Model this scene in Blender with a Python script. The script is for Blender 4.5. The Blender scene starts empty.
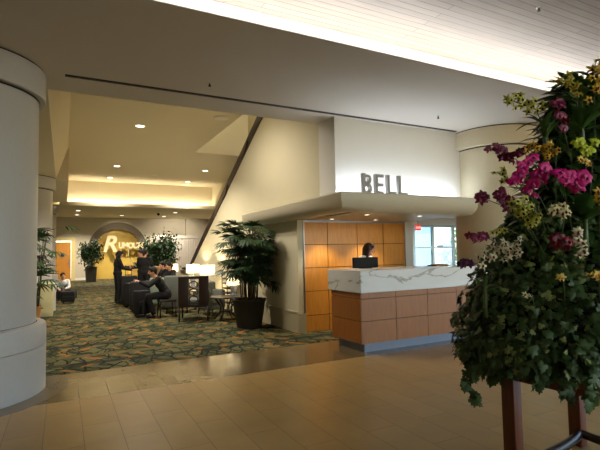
import bpy, bmesh, math, random
from mathutils import Vector, Matrix
random.seed(7)
PI = math.pi
V = Vector
scn = bpy.context.scene
COL = scn.collection

# ------------------------------------------------------------------ materials
def rgb(r, g, b):
    f = lambda c: ((c/255.0)/12.92 if c/255.0 <= 0.04045 else (((c/255.0)+0.055)/1.055)**2.4)
    return (f(r), f(g), f(b), 1.0)

def new_mat(name):
    m = bpy.data.materials.new(name); m.use_nodes = True
    nt = m.node_tree
    return m, nt, nt.nodes['Principled BSDF']

def mat(name, col, rough=0.6, metal=0.0, emit=None, es=0.0, var=0.08, scale=8.0, bump=0.0, spec=0.5, trans=0.0):
    m, nt, b = new_mat(name)
    b.inputs['Roughness'].default_value = rough
    b.inputs['Metallic'].default_value = metal
    b.inputs['Specular IOR Level'].default_value = spec
    tc = nt.nodes.new('ShaderNodeTexCoord')
    n = nt.nodes.new('ShaderNodeTexNoise'); n.inputs['Scale'].default_value = scale; n.inputs['Detail'].default_value = 4
    nt.links.new(tc.outputs['Object'], n.inputs['Vector'])
    mx = nt.nodes.new('ShaderNodeMix'); mx.data_type = 'RGBA'
    mx.inputs[6].default_value = tuple(c*(1-var) for c in col[:3])+(1,)
    mx.inputs[7].default_value = tuple(min(1, c*(1+var)) for c in col[:3])+(1,)
    nt.links.new(n.outputs['Fac'], mx.inputs[0])
    nt.links.new(mx.outputs[2], b.inputs['Base Color'])
    if emit:
        b.inputs['Emission Color'].default_value = emit
        b.inputs['Emission Strength'].default_value = es
    if trans: b.inputs['Transmission Weight'].default_value = trans
    if bump:
        bp = nt.nodes.new('ShaderNodeBump'); bp.inputs['Strength'].default_value = bump; bp.inputs['Distance'].default_value = 0.01
        nt.links.new(n.outputs['Fac'], bp.inputs['Height']); nt.links.new(bp.outputs['Normal'], b.inputs['Normal'])
    return m

def emis(name, col, s):
    m = bpy.data.materials.new(name); m.use_nodes = True
    nt = m.node_tree; nt.nodes.clear()
    e = nt.nodes.new('ShaderNodeEmission'); e.inputs[0].default_value = col; e.inputs[1].default_value = s
    o = nt.nodes.new('ShaderNodeOutputMaterial'); nt.links.new(e.outputs[0], o.inputs[0])
    return m

def math_node(nt, op, a, b=None, c=None):
    n = nt.nodes.new('ShaderNodeMath'); n.operation = op
    for i, v in enumerate((a, b, c)):
        if v is None: continue
        if isinstance(v, (int, float)): n.inputs[i].default_value = v
        else: nt.links.new(v, n.inputs[i])
    return n.outputs[0]

def mixc(nt, fac, a, b):
    n = nt.nodes.new('ShaderNodeMix'); n.data_type = 'RGBA'
    for i, v in ((0, fac), (6, a), (7, b)):
        if isinstance(v, (int, float)): n.inputs[i].default_value = v
        elif isinstance(v, tuple): n.inputs[i].default_value = v
        else: nt.links.new(v, n.inputs[i])
    return n.outputs[2]

def wood_mat(name, c1, c2, rough=0.4, axis='Z', scale=3.0):
    m, nt, b = new_mat(name)
    tc = nt.nodes.new('ShaderNodeTexCoord'); mp = nt.nodes.new('ShaderNodeMapping')
    s = {'Z': (12, 12, 1.2), 'X': (1.2, 12, 12), 'Y': (12, 1.2, 12)}[axis]
    mp.inputs['Scale'].default_value = s
    nt.links.new(tc.outputs['Object'], mp.inputs['Vector'])
    n = nt.nodes.new('ShaderNodeTexNoise'); n.inputs['Scale'].default_value = scale; n.inputs['Detail'].default_value = 6
    n.inputs['Distortion'].default_value = 0.6
    nt.links.new(mp.outputs[0], n.inputs['Vector'])
    r = nt.nodes.new('ShaderNodeValToRGB')
    r.color_ramp.elements[0].position = .3; r.color_ramp.elements[0].color = c1
    r.color_ramp.elements[1].position = .7; r.color_ramp.elements[1].color = c2
    nt.links.new(n.outputs['Fac'], r.inputs[0]); nt.links.new(r.outputs[0], b.inputs['Base Color'])
    b.inputs['Roughness'].default_value = rough
    return m

def tile_mat(name, c1, c2, mort, bw, rh, rough, off=0.5, rot=0.0):
    m, nt, b = new_mat(name)
    tc = nt.nodes.new('ShaderNodeTexCoord'); mp = nt.nodes.new('ShaderNodeMapping')
    mp.inputs['Rotation'].default_value = (0, 0, rot)
    mp.inputs['Location'].default_value = (0.03, 0.13, 0)
    nt.links.new(tc.outputs['Object'], mp.inputs['Vector'])
    br = nt.nodes.new('ShaderNodeTexBrick')
    br.inputs['Scale'].default_value = 1.0; br.inputs['Brick Width'].default_value = bw; br.inputs['Row Height'].default_value = rh
    br.inputs['Mortar Size'].default_value = 0.003; br.inputs['Mortar Smooth'].default_value = 0.3
    br.offset = off; br.inputs['Bias'].default_value = 0
    br.inputs['Color1'].default_value = c1; br.inputs['Color2'].default_value = c2; br.inputs['Mortar'].default_value = mort
    nt.links.new(mp.outputs[0], br.inputs['Vector'])
    n = nt.nodes.new('ShaderNodeTexNoise'); n.inputs['Scale'].default_value = 3.0; n.inputs['Detail'].default_value = 8
    nt.links.new(tc.outputs['Object'], n.inputs['Vector'])
    f = math_node(nt, 'MULTIPLY_ADD', n.outputs['Fac'], .5, .75)
    vm = nt.nodes.new('ShaderNodeVectorMath'); vm.operation = 'SCALE'
    nt.links.new(br.outputs['Color'], vm.inputs[0]); nt.links.new(f, vm.inputs['Scale'])
    nt.links.new(vm.outputs[0], b.inputs['Base Color'])
    rr = math_node(nt, 'MULTIPLY_ADD', n.outputs['Fac'], .12, rough-.06)
    nt.links.new(rr, b.inputs['Roughness'])
    bp = nt.nodes.new('ShaderNodeBump'); bp.inputs['Strength'].default_value = 0.25; bp.inputs['Distance'].default_value = 0.002
    n2 = nt.nodes.new('ShaderNodeTexNoise'); n2.inputs['Scale'].default_value = 1.6; n2.inputs['Detail'].default_value = 3
    nt.links.new(tc.outputs['Object'], n2.inputs['Vector'])
    h = math_node(nt, 'SUBTRACT', n2.outputs['Fac'], br.outputs['Fac'])
    nt.links.new(h, bp.inputs['Height']); nt.links.new(bp.outputs['Normal'], b.inputs['Normal'])
    return m

def carpet_mat():
    m, nt, b = new_mat('carpet_weave')
    tc = nt.nodes.new('ShaderNodeTexCoord')
    sep = nt.nodes.new('ShaderNodeSeparateXYZ'); nt.links.new(tc.outputs['Object'], sep.inputs[0])
    X, Y = sep.outputs[0], sep.outputs[1]
    # distortion
    nz = nt.nodes.new('ShaderNodeTexNoise'); nz.inputs['Scale'].default_value = 2.2; nz.inputs['Detail'].default_value = 2
    nt.links.new(tc.outputs['Object'], nz.inputs['Vector'])
    vm = nt.nodes.new('ShaderNodeVectorMath'); vm.operation = 'MULTIPLY_ADD'
    nt.links.new(nz.outputs['Color'], vm.inputs[0]); vm.inputs[1].default_value = (.35, .35, 0)
    nt.links.new(tc.outputs['Object'], vm.inputs[2])
    mp = nt.nodes.new('ShaderNodeMapping'); mp.inputs['Scale'].default_value = (4.6, 1.9, 1); mp.inputs['Rotation'].default_value = (0, 0, .12)
    nt.links.new(vm.outputs[0], mp.inputs['Vector'])
    v1 = nt.nodes.new('ShaderNodeTexVoronoi'); v1.feature = 'DISTANCE_TO_EDGE'; v1.inputs['Scale'].default_value = 1.25; v1.voronoi_dimensions = '2D'
    nt.links.new(mp.outputs[0], v1.inputs['Vector'])
    v2 = nt.nodes.new('ShaderNodeTexVoronoi'); v2.inputs['Scale'].default_value = 1.25; v2.voronoi_dimensions = '2D'
    nt.links.new(mp.outputs[0], v2.inputs['Vector'])
    edge = math_node(nt, 'LESS_THAN', v1.outputs['Distance'], .06)
    sc = nt.nodes.new('ShaderNodeSeparateColor'); nt.links.new(v2.outputs['Color'], sc.inputs[0])
    base = mixc(nt, sc.outputs[0], rgb(74, 80, 52), rgb(120, 118, 82))
    dark = rgb(36, 42, 30)
    c = mixc(nt, edge, base, dark)
    # orange zigzag strokes: wave in rows
    zz = math_node(nt, 'PINGPONG', math_node(nt, 'MULTIPLY', Y, 1.0), .30)
    zx = math_node(nt, 'ADD', X, math_node(nt, 'MULTIPLY', zz, .75))
    zx = math_node(nt, 'ADD', zx, math_node(nt, 'MULTIPLY', nz.outputs['Fac'], .5))
    fr = math_node(nt, 'FRACT', math_node(nt, 'MULTIPLY', zx, 2.7))
    st = math_node(nt, 'LESS_THAN', fr, .20)
    n3 = nt.nodes.new('ShaderNodeTexNoise'); n3.inputs['Scale'].default_value = 2.6; n3.inputs['Detail'].default_value = 0
    nt.links.new(tc.outputs['Object'], n3.inputs['Vector'])
    on = math_node(nt, 'GREATER_THAN', n3.outputs['Fac'], .53)
    sto = math_node(nt, 'MULTIPLY', st, on)
    c = mixc(nt, sto, c, rgb(168, 116, 56))
    # dark strokes between
    st2 = math_node(nt, 'LESS_THAN', math_node(nt, 'ABSOLUTE', math_node(nt, 'SUBTRACT', fr, .55)), .09)
    c = mixc(nt, math_node(nt, 'MULTIPLY', st2, .8), c, rgb(44, 46, 34))
    # bands along X
    by = math_node(nt, 'FRACT', math_node(nt, 'MULTIPLY', math_node(nt, 'ADD', Y, .03), .72))
    band = math_node(nt, 'LESS_THAN', math_node(nt, 'ABSOLUTE', math_node(nt, 'SUBTRACT', by, .52)), .07)
    c = mixc(nt, math_node(nt, 'MULTIPLY', band, .65), c, rgb(120, 108, 70))
    band2 = math_node(nt, 'LESS_THAN', math_node(nt, 'ABSOLUTE', math_node(nt, 'SUBTRACT', by, .13)), .06)
    c = mixc(nt, math_node(nt, 'MULTIPLY', band2, .7), c, rgb(40, 46, 44))
    wob = nt.nodes.new('ShaderNodeTexNoise'); wob.inputs['Scale'].default_value = 60; nt.links.new(tc.outputs['Object'], wob.inputs['Vector'])
    vs = nt.nodes.new('ShaderNodeVectorMath'); vs.operation = 'SCALE'
    nt.links.new(c, vs.inputs[0]); nt.links.new(math_node(nt, 'MULTIPLY_ADD', wob.outputs['Fac'], .6, .38), vs.inputs['Scale'])
    nt.links.new(vs.outputs[0], b.inputs['Base Color'])
    b.inputs['Roughness'].default_value = .95; b.inputs['Specular IOR Level'].default_value = .1
    return m

def marble_mat():
    m, nt, b = new_mat('veined_white_marble')
    tc = nt.nodes.new('ShaderNodeTexCoord'); mp = nt.nodes.new('ShaderNodeMapping')
    mp.inputs['Scale'].default_value = (.9, .9, 3.0); mp.inputs['Rotation'].default_value = (0, .12, 0)
    nt.links.new(tc.outputs['Object'], mp.inputs['Vector'])
    n = nt.nodes.new('ShaderNodeTexNoise'); n.inputs['Scale'].default_value = .8; n.inputs['Detail'].default_value = 7; n.inputs['Distortion'].default_value = .5
    nt.links.new(mp.outputs[0], n.inputs['Vector'])
    d = math_node(nt, 'ABSOLUTE', math_node(nt, 'SUBTRACT', n.outputs['Fac'], .47))
    r = nt.nodes.new('ShaderNodeValToRGB')
    r.color_ramp.elements[0].position = 0; r.color_ramp.elements[0].color = rgb(140, 136, 124)
    r.color_ramp.elements[1].position = .012; r.color_ramp.elements[1].color = rgb(200, 202, 200)
    e = r.color_ramp.elements.new(.2); e.color = rgb(212, 214, 212)
    nt.links.new(d, r.inputs[0]); nt.links.new(r.outputs[0], b.inputs['Base Color'])
    b.inputs['Roughness'].default_value = .25
    return m

def plank_mat():
    m, nt, b = new_mat('whitewashed_plank_ceiling')
    tc = nt.nodes.new('ShaderNodeTexCoord'); mp = nt.nodes.new('ShaderNodeMapping')
    nt.links.new(tc.outputs['Object'], mp.inputs['Vector'])
    br = nt.nodes.new('ShaderNodeTexBrick'); br.inputs['Scale'].default_value = 1
    br.inputs['Brick Width'].default_value = 4.0; br.inputs['Row Height'].default_value = .10; br.inputs['Mortar Size'].default_value = .005
    br.inputs['Mortar Smooth'].default_value = .1; br.inputs['Bias'].default_value = 0
    br.inputs['Color1'].default_value = rgb(134, 122, 107); br.inputs['Color2'].default_value = rgb(121, 109, 94); br.inputs['Mortar'].default_value = rgb(80, 68, 56)
    nt.links.new(mp.outputs[0], br.inputs['Vector'])
    mp2 = nt.nodes.new('ShaderNodeMapping'); mp2.inputs['Scale'].default_value = (1, 14, 1)
    nt.links.new(tc.outputs['Object'], mp2.inputs['Vector'])
    n = nt.nodes.new('ShaderNodeTexNoise'); n.inputs['Scale'].default_value = 2.5; n.inputs['Detail'].default_value = 6
    nt.links.new(mp2.outputs[0], n.inputs['Vector'])
    vs = nt.nodes.new('ShaderNodeVectorMath'); vs.operation = 'SCALE'
    nt.links.new(br.outputs['Color'], vs.inputs[0]); nt.links.new(math_node(nt, 'MULTIPLY_ADD', n.outputs['Fac'], .5, .75), vs.inputs['Scale'])
    nt.links.new(vs.outputs[0], b.inputs['Base Color'])
    b.inputs['Roughness'].default_value = .6
    return m

M = {}
M['cream'] = mat('cream_plaster', rgb(205, 196, 166), .8, var=.03, scale=3)
M['white'] = mat('white_plaster', rgb(222, 220, 212), .8, var=.02, scale=3)
M['slab'] = mat('ceiling_plaster', rgb(206, 200, 190), .85, var=.02, scale=2)
M['hallceil'] = mat('warm_ceiling_plaster', rgb(206, 194, 164), .85, var=.02, scale=2)
M['farwall'] = mat('far_wall_plaster', rgb(190, 180, 158), .8, var=.04, scale=2)
M['pillar'] = mat('pillar_stone', rgb(176, 174, 170), .42, var=.05, scale=30, bump=.08)
M['pillar_b'] = mat('beige_pillar_stone', rgb(198, 186, 156), .5, var=.04, scale=20)
M['groove'] = mat('shadow_gap', rgb(30, 26, 24), .9)
M['canopy'] = mat('canopy_paint', rgb(190, 182, 158), .45, var=.02, scale=3)
M['base'] = mat('base_moulding', rgb(176, 166, 136), .6, var=.03)
M['floor'] = tile_mat('polished_tan_tiles', rgb(174, 142, 86), rgb(166, 134, 78), rgb(112, 86, 54), .9, .2975, .30, .5, PI/2)
M['band'] = tile_mat('brown_border_tiles', rgb(122, 104, 70), rgb(108, 90, 60), rgb(70, 58, 42), 1.25, .2975, .16, .0, PI/2)
M['ring'] = mat('brown_stone_ring', rgb(112, 98, 78), .2, var=.15, scale=6)
M['carpet'] = carpet_mat()
M['marble'] = marble_mat()
M['plank'] = plank_mat()
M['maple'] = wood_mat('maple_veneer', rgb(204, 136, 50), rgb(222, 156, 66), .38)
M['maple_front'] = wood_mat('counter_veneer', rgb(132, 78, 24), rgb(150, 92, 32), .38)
M['maple_gap'] = mat('panel_gap', rgb(56, 34, 20), .7)
M['steel'] = mat('brushed_steel', rgb(150, 158, 168), .35, .8, var=.05, scale=30)
M['letter'] = mat('brushed_aluminium', rgb(140, 137, 130), .45, .15, var=.05, scale=30)
M['black'] = mat('black_plastic', rgb(8, 8, 9), .6, spec=.2)
M['blackcloth'] = mat('black_cloth', rgb(13, 12, 14), .95, var=.2, scale=20)
M['suit'] = mat('charcoal_suit_cloth', rgb(16, 15, 19), .95, var=.2, scale=20)
M['whitecloth'] = mat('white_cloth', rgb(214, 214, 212), .8, var=.05)
M['navy'] = mat('navy_cloth', rgb(36, 40, 78), .8)
M['skin'] = mat('skin_tone', rgb(206, 150, 118), .5, var=.04, scale=15)
M['hair'] = mat('dark_hair', rgb(16, 11, 10), .85, var=.3, scale=60)
M['hairbrown'] = mat('dark_brown_hair', rgb(52, 30, 20), .45, var=.4, scale=60)
M['lips'] = mat('lip_tone', rgb(150, 70, 64), .5)
M['eyew'] = mat('eye_dark', rgb(30, 22, 20), .3)
M['shoe'] = mat('black_leather', rgb(14, 14, 15), .35)
M['darkwood'] = mat('dark_stained_wood', rgb(40, 24, 16), .35, var=.25, scale=12)
M['tablewood'] = wood_mat('reddish_brown_wood', rgb(88, 44, 22), rgb(112, 58, 30), .35)
M['greenfab'] = mat('grey_green_upholstery', rgb(128, 142, 122), .9, var=.1, scale=30)
M['greyfab'] = mat('grey_upholstery', rgb(96, 100, 92), .9, var=.1, scale=30)
M['tanfab'] = mat('tan_upholstery', rgb(140, 112, 78), .9, var=.1, scale=30)
M['shade'] = mat('lit_lamp_shade', rgb(240, 226, 190), .9, emit=rgb(255, 232, 184), es=1.6)
M['bulb'] = emis('glowing_bulb', rgb(255, 214, 150), 20)
M['ceramic'] = mat('grey_glazed_ceramic', rgb(130, 136, 150), .25, var=.1)
M['pot'] = mat('dark_green_planter', rgb(50, 44, 32), .7, var=.15)
M['soil'] = mat('potting_soil', rgb(34, 26, 18), .95, var=.3, scale=40)
M['potgrey'] = mat('grey_planter', rgb(62, 58, 50), .7)
M['terracotta'] = mat('orange_clay', rgb(196, 140, 78), .8, var=.08)
M['creambox'] = mat('cream_laminate', rgb(196, 188, 140), .6)
M['leafpalm'] = mat('palm_leaf', rgb(42, 68, 32), .5, var=.35, scale=4)
M['leafficus'] = mat('ficus_leaf', rgb(40, 66, 30), .7, var=.35, scale=6)
M['stem'] = mat('brown_cane_stem', rgb(84, 70, 46), .7)
M['leafivy'] = mat('ivy_leaf', rgb(58, 82, 34), .55, var=.65, scale=7)
M['leafivy2'] = mat('variegated_leaf', rgb(128, 140, 78), .5, var=.4, scale=9)
M['leafdark'] = mat('strap_leaf', rgb(66, 102, 42), .4, var=.4, scale=3)
M['shadecore'] = mat('dark_moss', rgb(20, 27, 13), .95, var=.5, scale=12, bump=.6)  # dark tone stands for shade deep between the leaves
M['stemgreen'] = mat('green_flower_stem', rgb(74, 92, 44), .5)
M['doorwood'] = wood_mat('orange_oak_door', rgb(190, 126, 44), rgb(206, 142, 56), .5)
M['frame'] = mat('cream_door_frame', rgb(214, 196, 130), .6)
M['gold'] = mat('gold_painted_wall', rgb(190, 160, 76), .42, .1, var=.12, scale=2)
M['archstone'] = mat('grey_brown_arch_stone', rgb(92, 80, 64), .6, var=.08, scale=6)
M['signgold'] = mat('pale_gold_metal', rgb(226, 212, 170), .3, .4)
M['curtain'] = mat('pale_grey_slats', rgb(176, 168, 156), .8, var=.06, scale=3)
M['rail'] = mat('dark_bronze_metal', rgb(52, 38, 34), .35, .4, var=.1)
M['glassframe'] = mat('pale_metal_frame', rgb(170, 190, 200), .35, .6)
M['exitred'] = mat('red_exit_face', rgb(200, 40, 30), .5, emit=rgb(230, 50, 36), es=.8)
M['exitwhite'] = mat('white_exit_lettering', rgb(240, 235, 225), .5, emit=rgb(255, 240, 230), es=1.0)
M['lampface'] = emis('lit_downlight', rgb(255, 240, 214), 6)
M['ringwhite'] = mat('white_trim_ring', rgb(210, 204, 190), .5)
M['covew'] = emis('white_cove_tube', rgb(244, 248, 255), 37)
M['covewarm'] = emis('warm_cove_tube', rgb(255, 242, 218), 36)
M['covebell'] = emis('bell_cove_tube', rgb(224, 236, 255), 44)
M['paper'] = mat('white_paper', rgb(190, 204, 226), .7)
M['treeout'] = mat('sunlit_tree_leaf', rgb(96, 150, 80), .6, var=.5, scale=2)
M['paving'] = mat('sunlit_paving', rgb(214, 212, 204), .8)
M['outwall'] = mat('white_outdoor_wall', rgb(232, 236, 240), .8)
M['yellowcan'] = mat('yellow_paper_cup', rgb(226, 176, 60), .6)
M['bag'] = mat('dark_bag_cloth', rgb(14, 14, 17), .85, var=.2)
mg, nt, b = new_mat('clear_glass')
nt.nodes.remove(b)
gl = nt.nodes.new('ShaderNodeBsdfTransparent'); gl.inputs[0].default_value = (.95, .98, .99, 1)
gs = nt.nodes.new('ShaderNodeBsdfGlossy'); gs.inputs['Roughness'].default_value = .02
mxs = nt.nodes.new('ShaderNodeMixShader'); fr_ = nt.nodes.new('ShaderNodeFresnel'); fr_.inputs[0].default_value = 1.45
mxs.inputs[0].default_value = .05; nt.links.new(gl.outputs[0], mxs.inputs[1]); nt.links.new(gs.outputs[0], mxs.inputs[2])
nt.links.new(mxs.outputs[0], nt.nodes['Material Output'].inputs[0]); M['glass'] = mg
mf = mg.copy(); mf.name = 'pale_blue_glass'; M['frost'] = mf
for n_ in mf.node_tree.nodes:
    if n_.type == 'BSDF_TRANSPARENT': n_.inputs[0].default_value = (.50, .62, .68, 1)

# ------------------------------------------------------------------ mesh builder
class MB:
    def __init__(s): s.v = []; s.f = []; s.mi = []; s.sm = []
    def add(s, vs, fs, mi=0, smooth=False):
        o = len(s.v); s.v += [tuple(v) for v in vs]
        for f in fs: s.f.append([i+o for i in f]); s.mi.append(mi); s.sm.append(smooth)
    def box(s, lo, hi, mi=0, mtx=None):
        x0, y0, z0 = lo; x1, y1, z1 = hi
        vs = [V(p) for p in [(x0,y0,z0),(x1,y0,z0),(x1,y1,z0),(x0,y1,z0),(x0,y0,z1),(x1,y0,z1),(x1,y1,z1),(x0,y1,z1)]]
        if mtx: vs = [mtx @ v for v in vs]
        s.add(vs, [(0,3,2,1),(4,5,6,7),(0,1,5,4),(1,2,6,5),(2,3,7,6),(3,0,4,7)], mi)
    def rbox(s, lo, hi, r=.02, mi=0, mtx=None, n=3):
        # rounded box: superellipse-style via bmesh bevel
        bm = bmesh.new(); bmesh.ops.create_cube(bm, size=1)
        c = [(a+b)/2 for a, b in zip(lo, hi)]; d = [b-a for a, b in zip(lo, hi)]
        for v in bm.verts: v.co = V((c[0]+v.co.x*d[0], c[1]+v.co.y*d[1], c[2]+v.co.z*d[2]))
        bmesh.ops.bevel(bm, geom=bm.edges[:], offset=min(r, min(d)*.45), segments=n, profile=.5, affect='EDGES')
        bm.verts.index_update()
        vs = [(mtx @ v.co) if mtx else v.co.copy() for v in bm.verts]
        s.add(vs, [[v.index for v in f.verts] for f in bm.faces], mi, True); bm.free()
    def tube(s, pts, r, n=10, mi=0, cap=True):
        pts = [V(p) for p in pts]; k = len(pts)
        rs = r if isinstance(r, (list, tuple)) else [r]*k
        up = None; vs = []
        for i, p in enumerate(pts):
            t = (pts[min(i+1, k-1)]-pts[max(i-1, 0)]).normalized()
            if up is None:
                up = t.orthogonal().normalized()
            up = (up - t*up.dot(t))
            up = up.normalized() if up.length > 1e-6 else t.orthogonal().normalized()
            sd = t.cross(up)
            for j in range(n):
                a = 2*PI*j/n; vs.append(p+(up*math.cos(a)+sd*math.sin(a))*rs[i])
        fs = []
        for i in range(k-1):
            for j in range(n):
                a = i*n+j; b = i*n+(j+1) % n; fs.append((a, b, b+n, a+n))
        if cap: fs.append(list(range(n))[::-1]); fs.append([(k-1)*n+j for j in range(n)])
        s.add(vs, fs, mi, True)
    def lathe(s, prof, c=(0, 0, 0), n=32, mi=0, cap=True, a0=0, a1=2*PI, smooth=True):
        vs = []; full = abs(a1-a0-2*PI) < 1e-6; m = n if full else n+1
        for (r, z) in prof:
            for j in range(m):
                a = a0+(a1-a0)*j/n; vs.append((c[0]+r*math.cos(a), c[1]+r*math.sin(a), c[2]+z))
        fs = []
        for i in range(len(prof)-1):
            for j in range(n):
                a = i*m+j; b = i*m+((j+1) % m); fs.append((a, b, b+m, a+m))
        s.add(vs, fs, mi, smooth)
        if cap and full:
            s.add(vs[:n], [list(range(n))[::-1]], mi); s.add(vs[-n:], [list(range(n))], mi)
    def ell(s, c, r, mtx=None, n=16, m=10, mi=0):
        vs = [V((0, 0, -1))]; 
        for i in range(1, m):
            a = -PI/2+PI*i/m
            for j in range(n): b = 2*PI*j/n; vs.append(V((math.cos(a)*math.cos(b), math.cos(a)*math.sin(b), math.sin(a))))
        vs.append(V((0, 0, 1)))
        vs = [V((v.x*r[0], v.y*r[1], v.z*r[2])) for v in vs]
        if mtx: vs = [mtx.to_3x3() @ v for v in vs]
        vs = [v+V(c) for v in vs]
        fs = [(0, 1+(j+1) % n, 1+j) for j in range(n)]
        for i in range(m-2):
            for j in range(n):
                a = 1+i*n+j; b = 1+i*n+(j+1) % n; fs.append((a, b, b+n, a+n))
        t = len(vs)-1; o = 1+(m-2)*n
        fs += [(o+j, o+(j+1) % n, t) for j in range(n)]
        s.add(vs, fs, mi, True)
    def cap(s, p0, p1, r0, r1=None, n=12, mi=0):
        r1 = r0 if r1 is None else r1
        p0 = V(p0); p1 = V(p1)
        s.ell(p0, (r0,)*3, n=n, m=8, mi=mi); s.ell(p1, (r1,)*3, n=n, m=8, mi=mi); s.tube([p0, p1], [r0, r1], n, mi)
    def prism(s, poly, z0, z1, mi=0, mtx=None):
        n = len(poly); vs = [V((x, y, z0)) for x, y in poly]+[V((x, y, z1)) for x, y in poly]
        if mtx: vs = [mtx @ v for v in vs]
        s.add(vs, [list(range(n))[::-1], list(range(n, 2*n))]+[(i, (i+1) % n, (i+1) % n+n, i+n) for i in range(n)], mi)
    def build(s, name, m, parent=None, loc=None, rotz=0):
        me = bpy.data.meshes.new(name); me.from_pydata(s.v, [], s.f); me.update()
        for x in (m if isinstance(m, (list, tuple)) else [m]): me.materials.append(x)
        me.polygons.foreach_set('material_index', s.mi); me.polygons.foreach_set('use_smooth', s.sm)
        bm = bmesh.new(); bm.from_mesh(me); bmesh.ops.recalc_face_normals(bm, faces=bm.faces[:]); bm.to_mesh(me); bm.free()
        o = bpy.data.objects.new(name, me); COL.objects.link(o)
        if parent: o.parent = parent
        if loc: o.location = loc
        if rotz: o.rotation_euler.z = rotz
        return o

def tag(o, label, cat, group=None, kind=None):
    o['label'] = label; o['category'] = cat
    if group: o['group'] = group
    if kind: o['kind'] = kind
    return o
def thing(name, label, cat, loc=(0, 0, 0), rz=0, group=None):
    o = bpy.data.objects.new(name, None); COL.objects.link(o); o.empty_display_size = .1
    o.location = loc; o.rotation_euler.z = rz
    return tag(o, label, cat, group)
def struct(o, label=None, cat=None):
    o['kind'] = 'structure'
    if label: o['label'] = label
    o['category'] = cat or o.name.split('_')[0].split('.')[0]
    return o
def bev(o, w=.01, n=2):
    m = o.modifiers.new('Bevel', 'BEVEL'); m.width = w; m.segments = n; m.limit_method = 'ANGLE'; return o

# ------------------------------------------------------------------ camera (position 0,0,1.5)
RX = V((0.8871366, 0.0102388, 0.4613934)); RY = V((-0.4611253, 0.060316, 0.8852827)); RZ = V((-0.0187652, -0.9981268, 0.0582299))
CAMP = V((0, 0, 1.5)); FPX = 455.0
cd = bpy.data.cameras.new('camera'); cam = bpy.data.objects.new('camera', cd); COL.objects.link(cam); scn.camera = cam
cd.sensor_width = 36; cd.sensor_fit = 'HORIZONTAL'; cd.lens = FPX/600*36; cd.clip_start = .05; cd.clip_end = 300
cam.matrix_world = Matrix(((RX[0], -RX[1], -RX[2], 0), (RY[0], -RY[1], -RY[2], 0), (RZ[0], -RZ[1], -RZ[2], 1.5), (0, 0, 0, 1)))
def at(px, py, d):
    c = V((px-300, py-225, FPX))*(d/FPX)
    return CAMP+V((RX.dot(c), RY.dot(c), RZ.dot(c)))

# ------------------------------------------------------------------ setting
CZ = 3.67     # low ceiling over the lobby edge
HZ = 4.6      # hall ceiling
SX = 3.85     # side wall of the bell stand
b = MB(); b.box((-9, -9, -.1), (16, 5.4, 0)); b.box((7.9, 5.4, -.1), (16, 11.2, 0)); struct(b.build('floor', M['floor']), 'polished tan stone tile floor of the lobby')
b = MB(); b.box((-9, 5.4, -.1), (7.9, 6.62, 0)); struct(b.build('floor_border', M['band']), 'darker brown polished tile strip between lobby tiles and carpet')
b = MB(); b.box((-9, 6.62, -.1), (7.9, 34, .004)); struct(b.build('floor_carpet', M['carpet']), 'green and brown patterned hall carpet with orange strokes')
# plank ceiling and slab
b = MB(); b.box((-9, -9, 4.32), (16, 4.9, 4.4)); struct(b.build('ceiling_planks', M['plank']), 'pale plank ceiling above the lobby with white cove light')
b = MB(); b.box((-9, 4.5, CZ), (16, 6.65, CZ+.12)); b.prism([(3.92, CZ), (4.5, CZ), (4.5, CZ+.12), (3.92, CZ+.01)], -9, 16, mtx=Matrix(((0, 0, 1, 0), (1, 0, 0, 0), (0, 1, 0, 0), (0, 0, 0, 1)))); b.box((-9, 4.8, CZ+.12), (16, 6.65, 4.75))
struct(b.build('ceiling', M['slab']), 'plain low plaster ceiling strip between lobby and hall')
b = MB(); b.box((.0, 6.0, CZ-.004), (6.45, 6.05, CZ+.001)); b.box((0, 6.065, CZ-.004), (6.45, 6.075, CZ+.001)); struct(b.build('trim_1', M['groove']), 'long dark air slot in the low ceiling', 'trim')
b = MB(); b.box((-9, 4.6, CZ+.12), (16, 4.7, CZ+.16)); tag(b.build('cove_light', M['covew']), 'long white cove light along the plank ceiling edge', 'light')
# hall ceiling with the escalator opening (X 3.56-5.2, Y 6.65-13.7)
b = MB()
b.box((.1, 6.65, HZ), (3.56, 20.8, HZ+.15)); b.box((3.56, 13.7, HZ), (6.2, 20.8, HZ+.15)); b.box((5.3, 6.65, HZ), (6.2, 13.7, HZ+.15))
# slanting strip down to the colonnade beam
b.add([(.1, 6.65, HZ), (.1, 14.5, HZ), (-.2, 14.5, CZ), (-.2, 6.65, CZ)], [(0, 1, 2, 3)])
b.box((-1.9, 6.65, CZ), (-.2, 14.5, CZ+.1)); b.box((-1.9, 14.5, CZ), (.12, 20.8, HZ+.1)); b.box((-2.5, 6.66, HZ+.16), (3.4, 20.8, HZ+.2))
struct(b.build('ceiling_hall', M['hallceil']), 'raised warm plaster ceiling over the carpeted hall')
b = MB()  # opening walls above the escalator
b.box((3.5, 13.7, HZ+.15), (5.3, 13.8, 7.2)); b.box((3.46, 6.65, HZ+.15), (3.56, 13.7, 7.2)); b.box((5.3, 6.65, HZ+.15), (5.4, 13.7, 7.2)); b.box((3.4, 6.5, 7.2), (5.4, 13.8, 7.3)); b.box((3.5, 6.6, HZ), (5.3, 6.65, 7.2))
struct(b.build('wall_opening', M['cream']), 'plaster sides of the escalator opening in the hall ceiling')
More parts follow.
